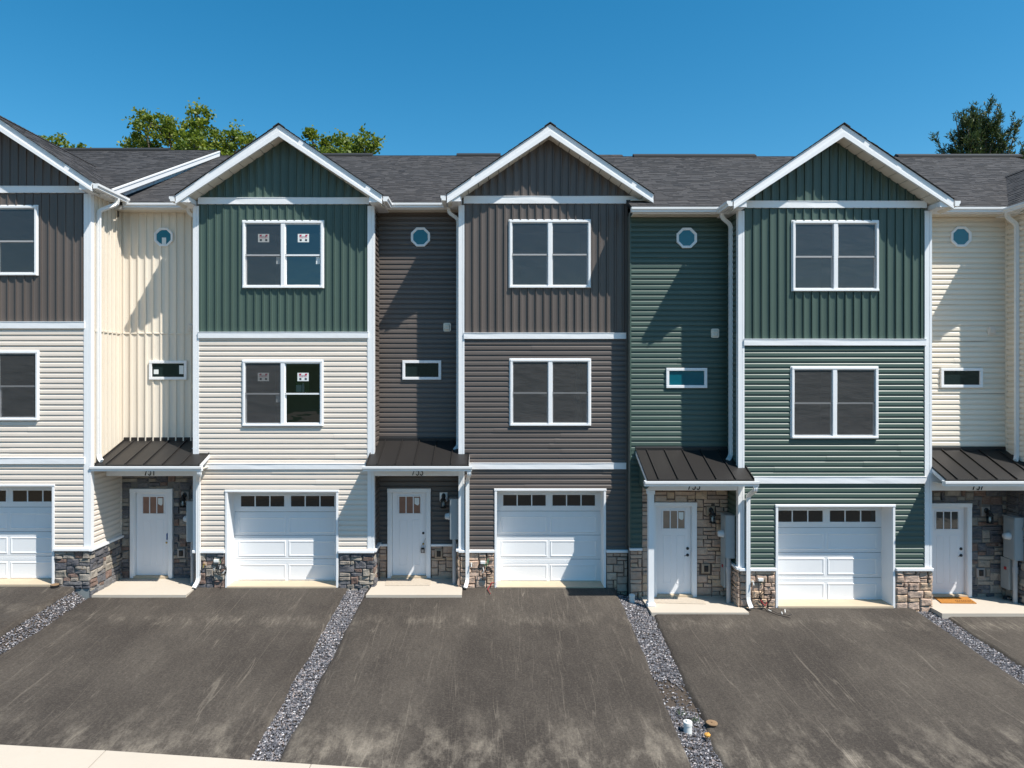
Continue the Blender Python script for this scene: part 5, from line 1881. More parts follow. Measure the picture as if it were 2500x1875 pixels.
def gravel(lnum, rnum, ytop, label_seed, dirt=None, extra=None):
    rnd = random.Random(label_seed)
    mb = MB()
    bed = MB()
    v, f = [], []
    n = 60
    ybot = street_y((strip_edge(lnum, 1, -6) + strip_edge(rnum, -1, -6)) / 2) + 0.02
    rows = []
    for i in range(n + 1):
        y = ytop + (ybot - ytop) * i / n
        a, b = strip_edge(lnum, 1, min(y, YF[lnum])) - 0.06, strip_edge(rnum, -1, min(y, YF[rnum])) + 0.06
        za, zb = drive_z(lnum, y) - 0.075, drive_z(rnum, y) - 0.075
        rows.append((y, a, b, za, zb))
        for k in range(5):
            t = k / 4
            v.append((a + (b - a) * t, y, za + (zb - za) * t - 0.012 + 0.012 * noise.noise((t * 2, y * 2, label_seed))))
    for i in range(n):
        for k in range(4):
            q = i * 5 + k
            f.append((q, q + 5, q + 6, q + 1))
    struct(bed.add(v, f).build('gravel_bed', SOIL))
    for i in range(n):
        y0, a0, b0, za0, zb0 = rows[i]
        y1 = rows[i + 1][0]
        area = (y0 - y1) * (b0 - a0)
        for _ in range(int(area * 2700)):
            t = rnd.random(); y = rnd.uniform(y1, y0)
            x = a0 + (b0 - a0) * t
            if dirt and dirt(x, y, rnd): continue
            z = za0 + (zb0 - za0) * t + 0.004 - GRADE * 0
            r = rnd.choice([0.009, 0.012, 0.014, 0.017, 0.021])
            ang = rnd.uniform(0, 6.28)
            ca, sa = math.cos(ang), math.sin(ang)
            e = (r * rnd.uniform(0.8, 1.5), r * rnd.uniform(0.6, 1.0), r * rnd.uniform(0.45, 0.85))
            tl = rnd.uniform(-0.6, 0.6)
            pts = []
            for p in ((1, 0, 0), (0, 1, 0), (-1, 0, 0), (0, -1, 0), (0.3, 0.2, 1), (0, 0, -1), (-0.4, -0.2, 0.8)):
                px, py, pz = p[0] * e[0], p[1] * e[1], p[2] * e[2] + tl * p[0] * e[2]
                pts.append((x + px * ca - py * sa, y + px * sa + py * ca, z + pz + 0.004))
            mb.add(pts, [(0, 1, 4), (1, 2, 6), (1, 6, 4), (2, 3, 6), (3, 0, 4), (3, 4, 6), (1, 0, 5), (2, 1, 5), (3, 2, 5), (0, 3, 5)], 0, rnd.random() ** 1.15)
    stuff(mb.build('gravel', GRAVEL))


gravel(749, 751, -0.66, 1)
gravel(751, 753, -0.08, 2)
yd = -4.45
gravel(753, 755, -0.30, 3, dirt=lambda x, y, r: abs(y - yd + (x - 3.0) * 0.5) < 0.42 + 0.2 * noise.noise((x * 6, y * 4, 1)) and r.random() < 0.86)
gravel(755, 757, -1.06, 4)

# tufts of weed in the gravel
for (u, v, yg) in ((1666, 1748, -5.15), (1697, 1768, -5.35)):
    x = X(u, yg)
    zz = drive_z(753, yg) - 0.06
    mb = MB()
    for k in range(26):
        a, l_ = U(0, 6.28), U(0.03, 0.09)
        bx, by = x + U(-0.06, 0.06), yg + U(-0.05, 0.05)
        dx, dy = math.cos(a), math.sin(a)
        w = U(0.003, 0.007)
        mb.add([(bx - dy * w, by + dx * w, zz), (bx + dy * w, by - dx * w, zz), (bx + dx * l_ * 0.6, by + dy * l_ * 0.6, zz + l_)], [(0, 1, 2)], 0, R())
    tag(mb.build('weed_tuft', WEED), 'small green weed tuft growing in the gravel just behind the white capped pipe' if u == 1666 else 'small green weed tuft in the gravel to the right of the white capped pipe', 'weed')


# ------------------------------------------------------------------ loose things on the ground and on the walls
def ground_point(u, v, num, lift=0.0):
    """Where the sight line through a photo point meets a driveway plane."""
    y = -2.0
    for _ in range(60):
        z = drive_z(num, y) + lift
        d = (ZC - z) * FPX / (v - V0)
        y = 0.5 * y + 0.5 * (d - D0)
    return X(u, y), y, drive_z(num, y) + lift


# white capped clean-out pipe near the foot of the gravel strip
x, y, z = ground_point(1679, 1783, 753, -0.06)
t = thing('cleanout_pipe', 'short fat white pipe stub with a cap in the gravel near the bottom edge', 'pipe', (x, y, z - 0.05))
m = MB(); m.lathe(x, y, [(0.062, z - 0.1), (0.062, z + 0.10)], 20); m.build('pipe', PVC, t)
m = MB(); m.lathe(x, y, [(0.068, z + 0.085), (0.068, z + 0.128), (0.064, z + 0.136)], 20); m.box(x - 0.022, x + 0.022, y - 0.022, y + 0.022, z + 0.137, z + 0.158); m.build('pipe_cap', PVC, t)
# rusty valve cover beside it
x, y, z = ground_point(1738, 1775, 755, -0.04)
t = thing('valve_cover', 'round rusty iron cover at the asphalt edge beside the white capped pipe', 'valve cover', (x, y, z - 0.05))
m = MB(); m.lathe(x, y, [(0.055, z - 0.12), (0.055, z + 0.052)], 16); m.build('valve_body', BLACK, t)
m = MB(); m.lathe(x, y, [(0.085, z + 0.053), (0.089, z + 0.060), (0.086, z + 0.072)], 22); m.lathe(x, y, [(0.014, z + 0.0725), (0.014, z + 0.082)], 6); m.build('lid', RUST, t)
# ochre stone
x, y, z = ground_point(1727, 1797, 753, -0.055)
m = MB()
v, f = [], []
for i in range(6):
    for k in range(9):
        th, ph = math.pi * i / 5, 2 * math.pi * k / 9
        rr = 0.045 * (1 + 0.35 * noise.noise((math.cos(ph) * 2, math.sin(ph) * 2, i)))
        v.append((x + rr * math.sin(th) * math.cos(ph) * 1.1, y + rr * math.sin(th) * math.sin(ph), z + 0.015 + rr * 0.75 * math.cos(th)))
for i in range(5):
    for k in range(9):
        f.append((i * 9 + k, i * 9 + (k + 1) % 9, (i + 1) * 9 + (k + 1) % 9, (i + 1) * 9 + k))
tag(m.add(v, f).build('rock', YELLOWP), 'single yellow-orange rock lying in the grey gravel below the rusty cover', 'rock')
# grey-white pipe stub by the stone wall of 755
x, y, z = X(1543, -0.62), -0.62, -0.10
t = thing('cleanout_pipe', 'pale domed pipe stub by the tan stone wall left of porch 755', 'pipe', (x, y, z - 0.05))
m = MB(); m.lathe(x, y, [(0.062, z - 0.15), (0.062, z + 0.07)], 18); m.build('pipe', PVC, t)
m = MB(); m.lathe(x, y, [(0.066, z + 0.06), (0.066, z + 0.10), (0.045, z + 0.118), (0.015, z + 0.124)], 18); m.build('pipe_cap', PVC, t)
# dark puck at the left garage
x, y, z = ground_point(134, 1430, 749, 0.02)
t = thing('valve_cover', 'low round dark cover at the foot of the leftmost garage', 'valve cover', (x, y, z - 0.05))
m = MB(); m.lathe(x, y, [(0.085, z - 0.1), (0.088, z + 0.02)], 20); m.build('valve_body', BLACK, t)
m = MB(); m.lathe(x, y, [(0.086, z + 0.021), (0.082, z + 0.035)], 20); m.build('lid', RUST, t)


def mat_on_slab(name, mat, corners, zf, th, label, cat, prints=None):
    """corners: back-left, back-right, front-right, front-left (x, y)."""
    n = 10
    mb = MB()
    v, f = [], []
    for j in range(n + 1):
        for i in range(n + 1):
            s, q = i / n, j / n
            x = (corners[0][0] * (1 - s) + corners[1][0] * s) * (1 - q) + (corners[3][0] * (1 - s) + corners[2][0] * s) * q
            y = (corners[0][1] * (1 - s) + corners[1][1] * s) * (1 - q) + (corners[3][1] * (1 - s) + corners[2][1] * s) * q
            v.append((x, y, zf + th + 0.004 * noise.noise((x * 3, y * 3, zf))))
    for j in range(n):
        for i in range(n):
            q = j * (n + 1) + i
            f.append((q, q + n + 1, q + n + 2, q + 1))
    rim = [i for i in range(n + 1)] + [j * (n + 1) + n for j in range(1, n + 1)] + [n * (n + 1) + i for i in range(n - 1, -1, -1)] + [j * (n + 1) for j in range(n - 1, 0, -1)]
    b = len(v)
    for r_ in rim: v.append((v[r_][0], v[r_][1], zf + 0.001))
    for k in range(len(rim)):
        k2 = (k + 1) % len(rim)
        f.append((rim[k], rim[k2], b + k2, b + k))
    mb.add(v, f)
    o = mb.build(name, mat)
    tag(o, label, cat)
    if prints:
        prints(o, zf + th + 0.005)
    return o


def slab_pt(u, v, zf):
    d = (ZC - zf) * FPX / (v - V0)
    return ((u - U0) * d / FPX, d - D0)


c = [slab_pt(800 + 580 / 3.95, 1080 + 1298 / 3.95, 0), slab_pt(800 + 1010 / 3.95, 1080 + 1296 / 3.95, 0), slab_pt(800 + 985 / 3.95, 1080 + 1383 / 3.95, 0), slab_pt(800 + 552 / 3.95, 1080 + 1384 / 3.95, 0)]
c = [(p[0], min(p[1], 0.60)) for p in c]
mat_on_slab('doormat', RUG, c, 0.0, 0.012, 'plain beige carpet mat lying in front of door 753', 'doormat')
zf5 = -0.15
c = [slab_pt(1500 + 372 / 3.95, 1080 + 1480 / 3.95, zf5), slab_pt(1500 + 840 / 3.95, 1080 + 1490 / 3.95, zf5), slab_pt(1500 + 882 / 3.95, 1080 + 1562 / 3.95, zf5), slab_pt(1500 + 374 / 3.95, 1080 + 1550 / 3.95, zf5)]
c = [(p[0], min(p[1], -0.36)) for p in c]
mat_on_slab('doormat', RUG, c, zf5, 0.012, 'plain beige carpet mat with a skewed edge in front of door 755', 'doormat')
c = [slab_pt(2250 + 200 / 8.85, 1380 + 668 / 8.85, zf5), slab_pt(2250 + 925 / 8.85, 1380 + 672 / 8.85, zf5), slab_pt(2250 + 1190 / 8.85, 1380 + 835 / 8.85, zf5), slab_pt(2250 + 425 / 8.85, 1380 + 828 / 8.85, zf5)]
c = [(p[0], min(p[1], -0.36)) for p in c]
cc = c


def coir_print(o, z):
    """Two short lines of faded, unreadable print near the front edge."""
    mb = MB()
    rnd = random.Random(5)
    for row in (0.62, 0.80):
        s = 0.48
        while s < 0.93:
            w = rnd.uniform(0.02, 0.05)
            q0, q1 = row, row + 0.09
            pt = lambda a, q: (((cc[0][0] * (1 - a) + cc[1][0] * a) * (1 - q) + (cc[3][0] * (1 - a) + cc[2][0] * a) * q), ((cc[0][1] * (1 - a) + cc[1][1] * a) * (1 - q) + (cc[3][1] * (1 - a) + cc[2][1] * a) * q), z + 0.003)
            mb.add([pt(s, q0), pt(s, q1), pt(s + w * 0.55, q1), pt(s + w * 0.55, q0)], [(0, 1, 2, 3)])
            s += w + 0.012
    mb.build('mat_print', COIRD, o)


mat_on_slab('doormat', COIR, c, zf5, 0.02, 'orange coir doormat with faded dark print in front of door 757', 'doormat', coir_print)

# dark rolled strap on the porch of 757
x, y = slab_pt(2458, 1380 + 740 / 8.85, zf5)
t = thing('strap_roll', 'small black coiled strap lying by the grey conduit on the porch of 757', 'strap', (x, y, zf5))
m = MB()
for k in range(3):
    rr = 0.085 - k * 0.014
    m.tube([(x + rr * math.cos(a * 0.5236 + k), y + 0.5 * rr * math.sin(a * 0.5236 + k), zf5 + 0.025 + k * 0.022) for a in range(12)] + [(x + rr * 0.6, y - 0.09, zf5 + 0.02)], 0.016, 6)
m.build('strap', BLACKP, t)
m = MB(); m.bbox(x - 0.03, x + 0.05, y - 0.085, y - 0.05, zf5 + 0.03, zf5 + 0.06); m.build('buckle', SILVER, t)

# key safe on the latch of door 753
xh, ydr, zk = DOORINFO[753]
zk2 = zk - 0.13
t = thing('lockbox', 'small grey combination key lockbox hanging on the latch of door 753', 'lockbox', (xh - 0.01, ydr - 0.05, zk2 - 0.22))
m = MB(); m.bbox(xh - 0.052, xh + 0.032, ydr - 0.075, ydr - 0.035, zk2 - 0.21, zk2 - 0.085, 0.01); m.build('lockbox_body', BLACK, t)
m = MB(); m.bbox(xh - 0.038, xh + 0.018, ydr - 0.080, ydr - 0.0755, zk2 - 0.195, zk2 - 0.12, 0.003); m.build('dial_plate', SILVER, t)
m = MB(); m.tube([(xh - 0.035, ydr - 0.055, zk2 - 0.09), (xh - 0.035, ydr - 0.055, zk2 - 0.03), (xh - 0.01, ydr - 0.055, zk2 - 0.005), (xh + 0.015, ydr - 0.055, zk2 - 0.03), (xh + 0.015, ydr - 0.055, zk2 - 0.09)], 0.006, 6); m.build('shackle', SILVER, t)
m = MB(); m.tube([(xh, ydr - 0.05, zk2 + 0.0), (xh + 0.03, ydr - 0.04, zk2 + 0.07), (xh + 0.055, ydr - 0.03, zk2 + 0.14)], 0.003, 5); tag(m.build('wire', BLACK), 'thin bent black wire sticking up from the latch of door 753', 'wire')
# blue tag on door 751
xh, ydr, zk = DOORINFO[751]
m = MB(); m.bbox(xh + 0.0, xh + 0.026, ydr - 0.02, ydr - 0.004, zk - 0.03, zk + 0.12, 0.004); m.tube([(xh + 0.013, ydr - 0.012, zk + 0.12), (xh + 0.04, ydr - 0.012, zk + 0.14), (xh + 0.05, ydr - 0.012, zk + 0.09)], 0.004, 5)
tag(m.build('door_tag', BLUE), 'narrow blue plastic strip hanging at the edge of door 751', 'tag')


# junction boxes, hose taps and hanging cables on the stone beside the garages
def wall_box(num, u, v, label):
    y = YF[num] - 0.06
    x, z = X(u, y), Z(v, y)
    m = MB(); m.bbox(x - 0.055, x + 0.055, y - 0.05, y + 0.04, z - 0.028, z + 0.034, 0.006)
    m.build('junction_box', PVC, HOUSE[num])
    return x, y - 0.02, z


def tap(num, u, v):
    y = YF[num] - 0.06
    x, z = X(u, y), Z(v, y)
    m = MB(); m.bbox(x - 0.035, x + 0.035, y - 0.03, y + 0.03, z - 0.035, z + 0.035, 0.01)
    b = m.build('hose_tap', TANB, HOUSE[num])
    m = MB(); m.tube([(x, y - 0.03, z), (x, y - 0.10, z - 0.004), (x + 0.004, y - 0.115, z - 0.055)], [0.014, 0.013, 0.012], 7); m.lathe(x, y - 0.085, [(0.022, z + 0.02), (0.022, z + 0.03)], 8)
    m.build('spout', BRASS if num == 751 else PVC, b)


tap(751, 501, 1377)
tap(753, 1151, 1375)
tap(755, 1835, 1419)
bx751 = wall_box(751, 529, 1369, '')
bx753 = wall_box(753, 1179, 1373, '')
bx755 = wall_box(755, 1856, 1415, '')


def ring_path(xc, zc, y, rx, rz, turns, sd, n=14):
    return [(xc + rx * math.cos(a * 2 * math.pi / n + sd) * (1 + 0.06 * math.sin(a * 0.7 + sd)), y - 0.012 * math.sin(a * 0.5 + sd), zc + rz * math.sin(a * 2 * math.pi / n + sd) * (1 + 0.05 * math.cos(a * 0.9))) for a in range(int(turns * n) + 1)]


yc = YF[751] - 0.14
t = thing('cable_coil', 'round coil of black cable with white tags hung on dark stone beside garage 751', 'cable coil', (X(539, yc), yc, Z(1391, yc)), 'coiled service cables beside the garages')
m = MB()
for k in range(3): m.tube(ring_path(X(539.5, yc), Z(1391, yc), yc - 0.008 * k, 0.128 - 0.006 * k, 0.135 - 0.008 * k, 1.0, k), 0.0075, 5)
m.tube([(X(537, yc), yc, Z(1377, yc)), (X(541, yc), yc + 0.02, Z(1372, yc)), (X(543, yc), yc + 0.05, Z(1366, yc))], 0.007, 5)
m.tube([(X(552, yc), yc, Z(1398, yc)), (X(549, yc), yc - 0.01, Z(1410, yc)), (X(547, yc), yc - 0.05, Z(1422, yc)), (X(541, yc), yc - 0.10, Z(1431, yc))], 0.006, 5)
m.build('cable', BLACKP, t)
m = MB(); m.tube([(X(545, yc), yc - 0.02, Z(1399, yc)), (X(551, yc), yc - 0.02, Z(1391, yc))], 0.012, 5); m.tube([(X(533, yc), yc - 0.02, Z(1380, yc)), (X(539, yc), yc - 0.02, Z(1378, yc)), (X(538, yc), yc - 0.03, Z(1388, yc))], 0.009, 5); m.tube([(X(520, yc), yc + 0.01, Z(1390, yc)), (X(526, yc), yc, Z(1386, yc)), (X(522, yc), yc, Z(1393, yc))], 0.009, 5)
m.build('cable_tag', PVC, t)
m = MB(); m.tube([(bx751[0] + 0.05, bx751[1], bx751[2] + 0.01), (bx751[0] + 0.09, bx751[1] - 0.03, bx751[2] + 0.03), (bx751[0] + 0.11, bx751[1] - 0.02, bx751[2] - 0.03), (X(537, yc), yc, Z(1377, yc))], 0.005, 5); m.build('ground_wire', GREENW, t)

t = thing('cable_coil', 'oval coil of black cable on green wires hung on tan stone beside garage 753', 'cable coil', (X(1193, yc), yc, Z(1392, yc)), 'coiled service cables beside the garages')
m = MB()
for k in range(4): m.tube(ring_path(X(1193, yc), Z(1394, yc), yc - 0.007 * k, 0.065 + 0.003 * k, 0.098 - 0.004 * k, 1.0, k), 0.0085, 5)
m.tube([(X(1192, yc), yc, Z(1384, yc)), (X(1193, yc), yc + 0.01, Z(1374, yc)), (X(1192.5, yc), yc + 0.05, Z(1365, yc))], 0.006, 5)
m.build('cable', BLACKP, t)
m = MB(); m.tube([(X(1192.5, yc), yc + 0.05, Z(1365, yc)), (X(1189, yc), yc, Z(1373, yc)), (X(1186, yc), yc - 0.01, Z(1380, yc)), (X(1181, yc), yc - 0.01, Z(1378, yc))], 0.006, 5)
m.tube([(X(1192.5, yc), yc + 0.05, Z(1365, yc)), (X(1191, yc), yc - 0.01, Z(1376, yc)), (X(1187, yc), yc - 0.02, Z(1384, yc))], 0.005, 5); m.build('ground_wire', GREENW, t)
m = MB(); m.tube([(X(1179, yc), yc, Z(1385, yc)), (X(1181, yc), yc - 0.02, Z(1392, yc)), (X(1178, yc), yc - 0.01, Z(1399, yc))], 0.009, 5); m.build('cable_tag', PVC, t)

yc5 = YF[755] - 0.14
z5 = drive_z(755, YF[755] - 0.3)
t = thing('cable_coil', 'loose tangle of black and red cables on tan stone beside garage 755', 'cable coil', (X(1866, yc5), yc5, Z(1470, yc5)), 'coiled service cables beside the garages')
m = MB()
m.tube([(X(1853, yc5), yc5 + 0.05, Z(1419, yc5)), (X(1853, yc5), yc5, Z(1440, yc5)), (X(1855, yc5), yc5, Z(1460, yc5)), (X(1860, yc5), yc5 - 0.02, Z(1477, yc5)), (X(1866, yc5), yc5 - 0.08, z5 + 0.015), (X(1880, yc5), yc5 - 0.35, z5 + 0.008), (X(1905, yc5), yc5 - 0.52, z5 - 0.005)], 0.008, 5)
m.tube([(X(1868, yc5), yc5 + 0.05, Z(1416, yc5)), (X(1868, yc5), yc5, Z(1428, yc5)), (X(1860, yc5), yc5, Z(1443, yc5)), (X(1856, yc5), yc5, Z(1455, yc5)), (X(1858, yc5), yc5, Z(1470, yc5))], 0.007, 5)
for k, (rx, rz, cx, cz) in enumerate(((0.125, 0.135, 1867, 1457), (0.10, 0.12, 1869, 1459), (0.135, 0.11, 1866, 1461))):
    m.tube(ring_path(X(cx, yc5), Z(cz, yc5), yc5 - 0.012 * k, rx, rz, 1.0, k * 2), 0.0065, 5)
m.tube([(X(1862, yc5), yc5 - 0.03, Z(1478, yc5)), (X(1885, yc5), yc5 - 0.25, z5 + 0.01), (X(1908, yc5), yc5 - 0.36, z5), (X(1918, yc5), yc5 - 0.30, z5 + 0.006)], 0.006, 5)
m.build('cable', BLACKP, t)
m = MB(); m.tube([(X(1856, yc5), yc5 - 0.02, Z(1464, yc5)), (X(1862, yc5), yc5 - 0.03, Z(1473, yc5)), (X(1868, yc5), yc5 - 0.03, Z(1478, yc5))], 0.011, 5); m.tube([(X(1872, yc5), yc5 - 0.02, Z(1470, yc5)), (X(1866, yc5), yc5 - 0.04, Z(1477, yc5))], 0.008, 5); m.build('red_cable', REDP, t)
m = MB()
for (u, v, dx, dv) in ((1876, 1492, 7, 3), (1916, 1491, 1, 7), (1908, 1497, 2, 5)):
    a = slab_pt(u, v, z5 - 0.03); b = slab_pt(u + dx, v + dv, z5 - 0.03)
    m.tube([(a[0], a[1], z5 - 0.005), (b[0], b[1], z5 - 0.01)], 0.012, 5)
m.build('cable_tag', PVC, t)
m = MB(); m.tube([(bx755[0], bx755[1] + 0.02, bx755[2] - 0.03), (bx755[0] + 0.03, bx755[1] - 0.02, bx755[2] - 0.08), (bx755[0] + 0.09, bx755[1] - 0.01, bx755[2] - 0.06), (X(1868, yc5), yc5, Z(1416, yc5))], 0.006, 5); m.build('ground_wire', GREENW, t)

# red-and-black rod leaning at garage 753
y_ = YF[753] - 0.12
m = MB(); m.tube([(X(1211, y_), y_ + 0.02, 0.06), (X(1208.5, y_), y_ - 0.02, Z(1422, y_)), (X(1201, y_), y_ - 0.03, Z(1421, y_)), (X(1190.5, y_), y_ - 0.10, 0.0), (X(1197.5, y_), y_ - 0.36, -0.022)], [0.004, 0.004, 0.010, 0.012, 0.006], 5)
tag(m.build('wire', REDP), 'bent dark red wire lying against the stone at the left foot of garage 753', 'wire')

# curtain behind the right half of the lower window of 753
yk = YF[753] + 0.16
m = MB()
v, f = [], []
xa_, xb_ = X(1402, yk), X(1424, yk)
for i in range(15):
    for zz in (Z(1034, yk), Z(960, yk), Z(884, yk)):
        v.append((xa_ + (xb_ - xa_) * i / 14, yk + 0.03 * math.sin(i * 1.7), zz))
for i in range(14):
    for k in range(2):
        f.append((i * 3 + k, i * 3 + 3 + k, i * 3 + 4 + k, i * 3 + 1 + k))
tag(m.add(v, f).build('curtain', simple('grey_curtain', (0.42, 0.42, 0.40), 0.9)), 'narrow pale curtain gathered behind the right half of the lower window of 753', 'curtain')

# things on the sash behind the right pane of the lower window of 751
yw = YF[751] + 0.10
t = thing('packaging_box', 'green and white packaging box standing behind the right pane of the lower window of 751', 'box', (X(738, yw), yw, Z(962, yw)))
m = MB(); m.box(X(722, yw), X(755, yw), yw, yw + 0.08, Z(958, yw), Z(908, yw)); m.build('carton', BOXPAPER, t)
m = MB(); quad_pane(m, X(723, yw), X(736, yw), yw - 0.003, Z(957, yw), Z(940, yw)); m.build('paper_label', PAPER, t)
m = MB(); xx = X(741.5, yw); m.lathe(xx, yw - 0.035, [(0.030, Z(959, yw)), (0.032, Z(948, yw)), (0.030, Z(940, yw)), (0.018, Z(937, yw)), (0.02, Z(935, yw))], 10)
tag(m.build('bottle', PVC), 'white bottle standing on the sash behind the right pane of the lower window of 751', 'bottle')


# ------------------------------------------------------------------ trees behind the roofs
def leafy_tree(label, u_list, y0, seedv, trunk_u, group='maples behind the roofs', r_scale=1.0):
    rnd = random.Random(seedv)
    xt = X(trunk_u, y0)
    t = thing('maple_tree', label, 'tree', (xt, y0, -0.9), group)
    mb = MB()
    lobes = []
    for (u, v, r) in u_list:
        yy = y0 + rnd.uniform(-1.6, 1.6)
        lobes.append(Vector((X(u, y0), yy, Z(v, y0))) ); 
    lob = list(zip(lobes, [q[2] for q in u_list]))
    zmin = min(p.z for p, _ in lob)
    xs = [p.x for p, _ in lob]
    hx = (max(xs) - min(xs)) / 2 + 0.6
    for k in range(14):               # lower crown hidden behind the houses
        a = rnd.uniform(0, 6.28); rr = rnd.uniform(0.2, 1.0) * hx
        lob.append((Vector((xt + rr * math.cos(a), y0 + rr * 0.8 * math.sin(a), zmin - rnd.uniform(0.8, 6.5))), rnd.uniform(1.2, 1.9)))
    for p, r in lob:
        ncl = int(r * r * 14) + 4
        for _ in range(ncl):
            d = Vector((rnd.gauss(0, 1), rnd.gauss(0, 1), rnd.gauss(0, 1))).normalized()
            cp = p + d * r * rnd.uniform(0.45, 1.0)
            cr = rnd.uniform(0.20, 0.40)
            tone0 = rnd.uniform(0.1, 0.75) 
            for _ in range(34):
                q = cp + Vector((rnd.gauss(0, 1), rnd.gauss(0, 1), rnd.gauss(0, 0.75))) * cr * 0.55
                s = rnd.uniform(0.055, 0.115)
                n = Vector((rnd.gauss(0, 0.7), rnd.gauss(0, 0.7), rnd.uniform(0.2, 1))).normalized()
                a = n.orthogonal().normalized()
                a.rotate(__import__('mathutils').Quaternion(n, rnd.uniform(0, 6.28)))
                b = n.cross(a)
                mb.add([q - a * s, q + b * s * 0.75 - a * s * 0.1, q + a * s * 1.1, q - b * s * 0.75 - a * s * 0.1], [(0, 1, 2, 3)], 0, min(1, max(0, tone0 + rnd.uniform(-0.25, 0.3))))
    mb.build('crown', LEAF, t)
    tr = MB()
    base = Vector((xt, y0, -0.95))
    fork = Vector((xt + rnd.uniform(-0.3, 0.3), y0, zmin - 7.5))
    tr.tube([base, (base + fork) / 2 + Vector((0.15, 0, 0)), fork], [0.42, 0.34, 0.27], 9)
    for p, r in lob:
        mid = fork.lerp(p, 0.5) + Vector((rnd.uniform(-0.4, 0.4), rnd.uniform(-0.4, 0.4), rnd.uniform(0, 0.8)))
        tr.tube([fork, mid, p], [0.13, 0.07, 0.02], 5)
        for _ in range(4):
            d = Vector((rnd.gauss(0, 1), rnd.gauss(0, 1), rnd.gauss(0.4, 0.8))).normalized() * r * 0.95
            tr.tube([p - (p - mid) * 0.15, p + d * 0.55, p + d], [0.025, 0.015, 0.006], 4)
    tr.build('trunk', BARK, t)
    return t


leafy_tree('broad yellow-green maple rising behind the roof between gables 749 and 751, the widest tree', [
    (372, 322, 1.05), (352, 300, 0.62), (420, 325, 0.95), (400, 300, 0.55), (470, 335, 0.95), (512, 306, 0.62), (525, 330, 0.8), (492, 322, 0.8), (585, 348, 0.62),
    (560, 362, 0.7), (312, 345, 0.72), (338, 365, 0.8), (395, 360, 1.2), (450, 372, 1.2), (520, 372, 1.1), (600, 372, 0.7), (600, 335, 0.28), (315, 322, 0.35)], 22.0, 3, 440)
leafy_tree('rounded maple crown rising right behind the gable of 751', [
    (770, 350, 0.75), (795, 336, 0.52), (822, 352, 0.9), (855, 340, 0.55), (862, 362, 0.9), (885, 352, 0.5), (905, 378, 0.75), (760, 335, 0.35), (800, 385, 1.0), (850, 395, 1.0), (940, 392, 0.45), (920, 372, 0.35)], 21.0, 5, 835)
leafy_tree('small maple top peeping over the dark roof at far left', [
    (132, 360, 0.40), (155, 358, 0.42), (172, 362, 0.38), (145, 380, 0.8), (190, 385, 0.5), (222, 372, 0.2)], 26.0, 8, 160)


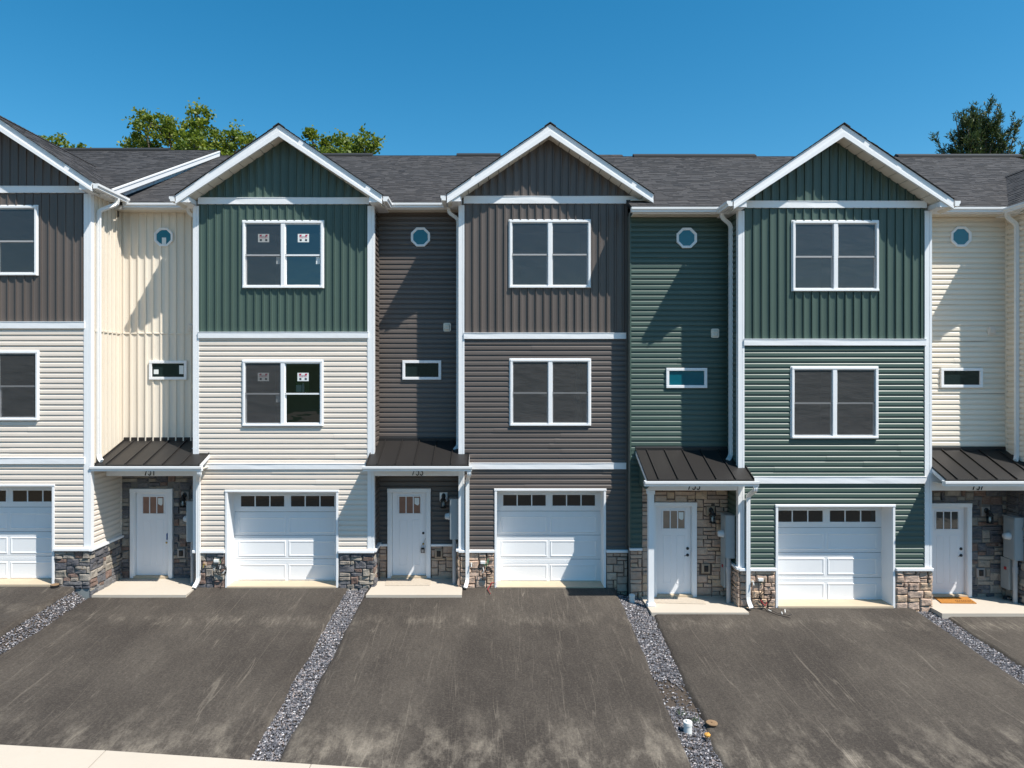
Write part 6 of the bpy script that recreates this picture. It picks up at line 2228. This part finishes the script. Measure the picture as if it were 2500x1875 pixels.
def pine(label, uc, vtop, y0, seedv, parts):
    rnd = random.Random(seedv)
    xt = X(uc, y0)
    ztop = Z(vtop, y0)
    t = thing('pine_tree', label, 'tree', (xt, y0, -0.9), 'pines behind the right roofs')
    tr = MB()
    zf = ztop - 4.5
    tr.tube([(xt, y0, -0.95), (xt + 0.1, y0, zf * 0.6), (xt, y0, zf)], [0.36, 0.28, 0.18], 8)
    mb = MB()

    def spray(p, d, L):
        """A twig end with a brush of needles."""
        for _ in range(int(30 * L)):
            q = p + d * rnd.uniform(-0.25, 0.25) * L + Vector((rnd.gauss(0, 0.055), rnd.gauss(0, 0.055), rnd.gauss(0, 0.05)))
            nd = (d * 0.9 + Vector((rnd.gauss(0, 0.55), rnd.gauss(0, 0.55), rnd.gauss(0.15, 0.5)))).normalized() * rnd.uniform(0.10, 0.20)
            w = nd.cross(Vector((rnd.gauss(0, 1), rnd.gauss(0, 1), rnd.gauss(0, 1)))).normalized() * 0.027
            mb.add([q - w, q + w, q + nd + w * 0.3, q + nd - w * 0.3], [(0, 1, 2, 3)], 0, min(1, max(0, rnd.gauss(0.42, 0.25))))
    for (u, v, n, spread) in parts:
        tip = Vector((X(u, y0), y0 + rnd.uniform(-0.8, 0.8), Z(v, y0)))
        root = Vector((xt + (tip.x - xt) * 0.12, y0, min(tip.z - 0.9, zf + rnd.uniform(-0.4, 1.0)) - abs(tip.x - xt) * 0.25))
        mid = root.lerp(tip, 0.55) + Vector(((tip.x - xt) * 0.12, 0, -0.15))
        tr.tube([root, mid, tip], [0.07, 0.045, 0.015], 5)
        for k in range(int(n * 1.1)):
            q = rnd.uniform(0.35, 1.0)
            p = (root.lerp(mid, q / 0.55) if q < 0.55 else mid.lerp(tip, (q - 0.55) / 0.45))
            d = ((tip - root).normalized() + Vector((rnd.gauss(0, 0.45), rnd.gauss(0, 0.45), rnd.gauss(0.25, 0.35)))).normalized()
            p2 = p + d * rnd.uniform(0.1, spread)
            tr.tube([p, p2], [0.014, 0.006], 4)
            spray(p2, d, rnd.uniform(0.8, 1.3))
    for k in range(60):        # lower whorls hidden by the roofs
        a = rnd.uniform(0, 6.28); L = rnd.uniform(1.0, 2.6); z_ = rnd.uniform(zf - 7, zf)
        p0 = Vector((xt, y0, z_)); p1 = p0 + Vector((math.cos(a) * L, math.sin(a) * L, L * 0.35))
        tr.tube([p0, p1], [0.05, 0.015], 4)
        for _ in range(7): spray(p0.lerp(p1, rnd.uniform(0.4, 1)), (p1 - p0).normalized(), 1.0)
    mb.build('crown', NEEDLE, t)
    tr.build('trunk', BARK, t)


pine('tall dark green pine with upswept branches behind the right roof', 2388, 262, 22.0, 4, [
    (2402, 264, 22, 0.35), (2415, 268, 22, 0.35), (2382, 272, 22, 0.4), (2365, 270, 16, 0.3), (2352, 285, 20, 0.35), (2337, 290, 16, 0.3), (2344, 305, 18, 0.4), (2432, 285, 18, 0.35), (2428, 305, 20, 0.4),
    (2398, 295, 26, 0.5), (2372, 305, 26, 0.5), (2410, 320, 24, 0.5), (2380, 335, 26, 0.5), (2352, 330, 20, 0.4), (2348, 350, 22, 0.4), (2308, 330, 12, 0.25), (2322, 338, 8, 0.2), (2330, 348, 10, 0.3), (2450, 310, 10, 0.25), (2466, 312, 14, 0.25),
    (2445, 328, 16, 0.35), (2440, 350, 22, 0.45), (2425, 345, 20, 0.4), (2365, 362, 24, 0.45), (2455, 345, 14, 0.35), (2400, 360, 22, 0.45), (2330, 378, 10, 0.3), (2450, 372, 18, 0.4), (2345, 372, 16, 0.35)])
pine('small pine tip beside the tall pine, just above the right roof line', 2470, 360, 27.0, 9, [(2470, 362, 10, 0.2), (2462, 374, 9, 0.2), (2477, 372, 9, 0.2), (2470, 380, 12, 0.3)])
pine('pine sliver at the right photo edge above the roof', 2504, 350, 24.0, 10, [(2500, 352, 10, 0.25), (2497, 368, 10, 0.25), (2506, 362, 12, 0.3), (2500, 382, 12, 0.3), (2496, 385, 10, 0.3)])
pine('low pine tip over the roof left of the tall pine', 2312, 372, 28.0, 12, [(2308, 376, 8, 0.2), (2318, 378, 8, 0.2), (2312, 384, 10, 0.25)])
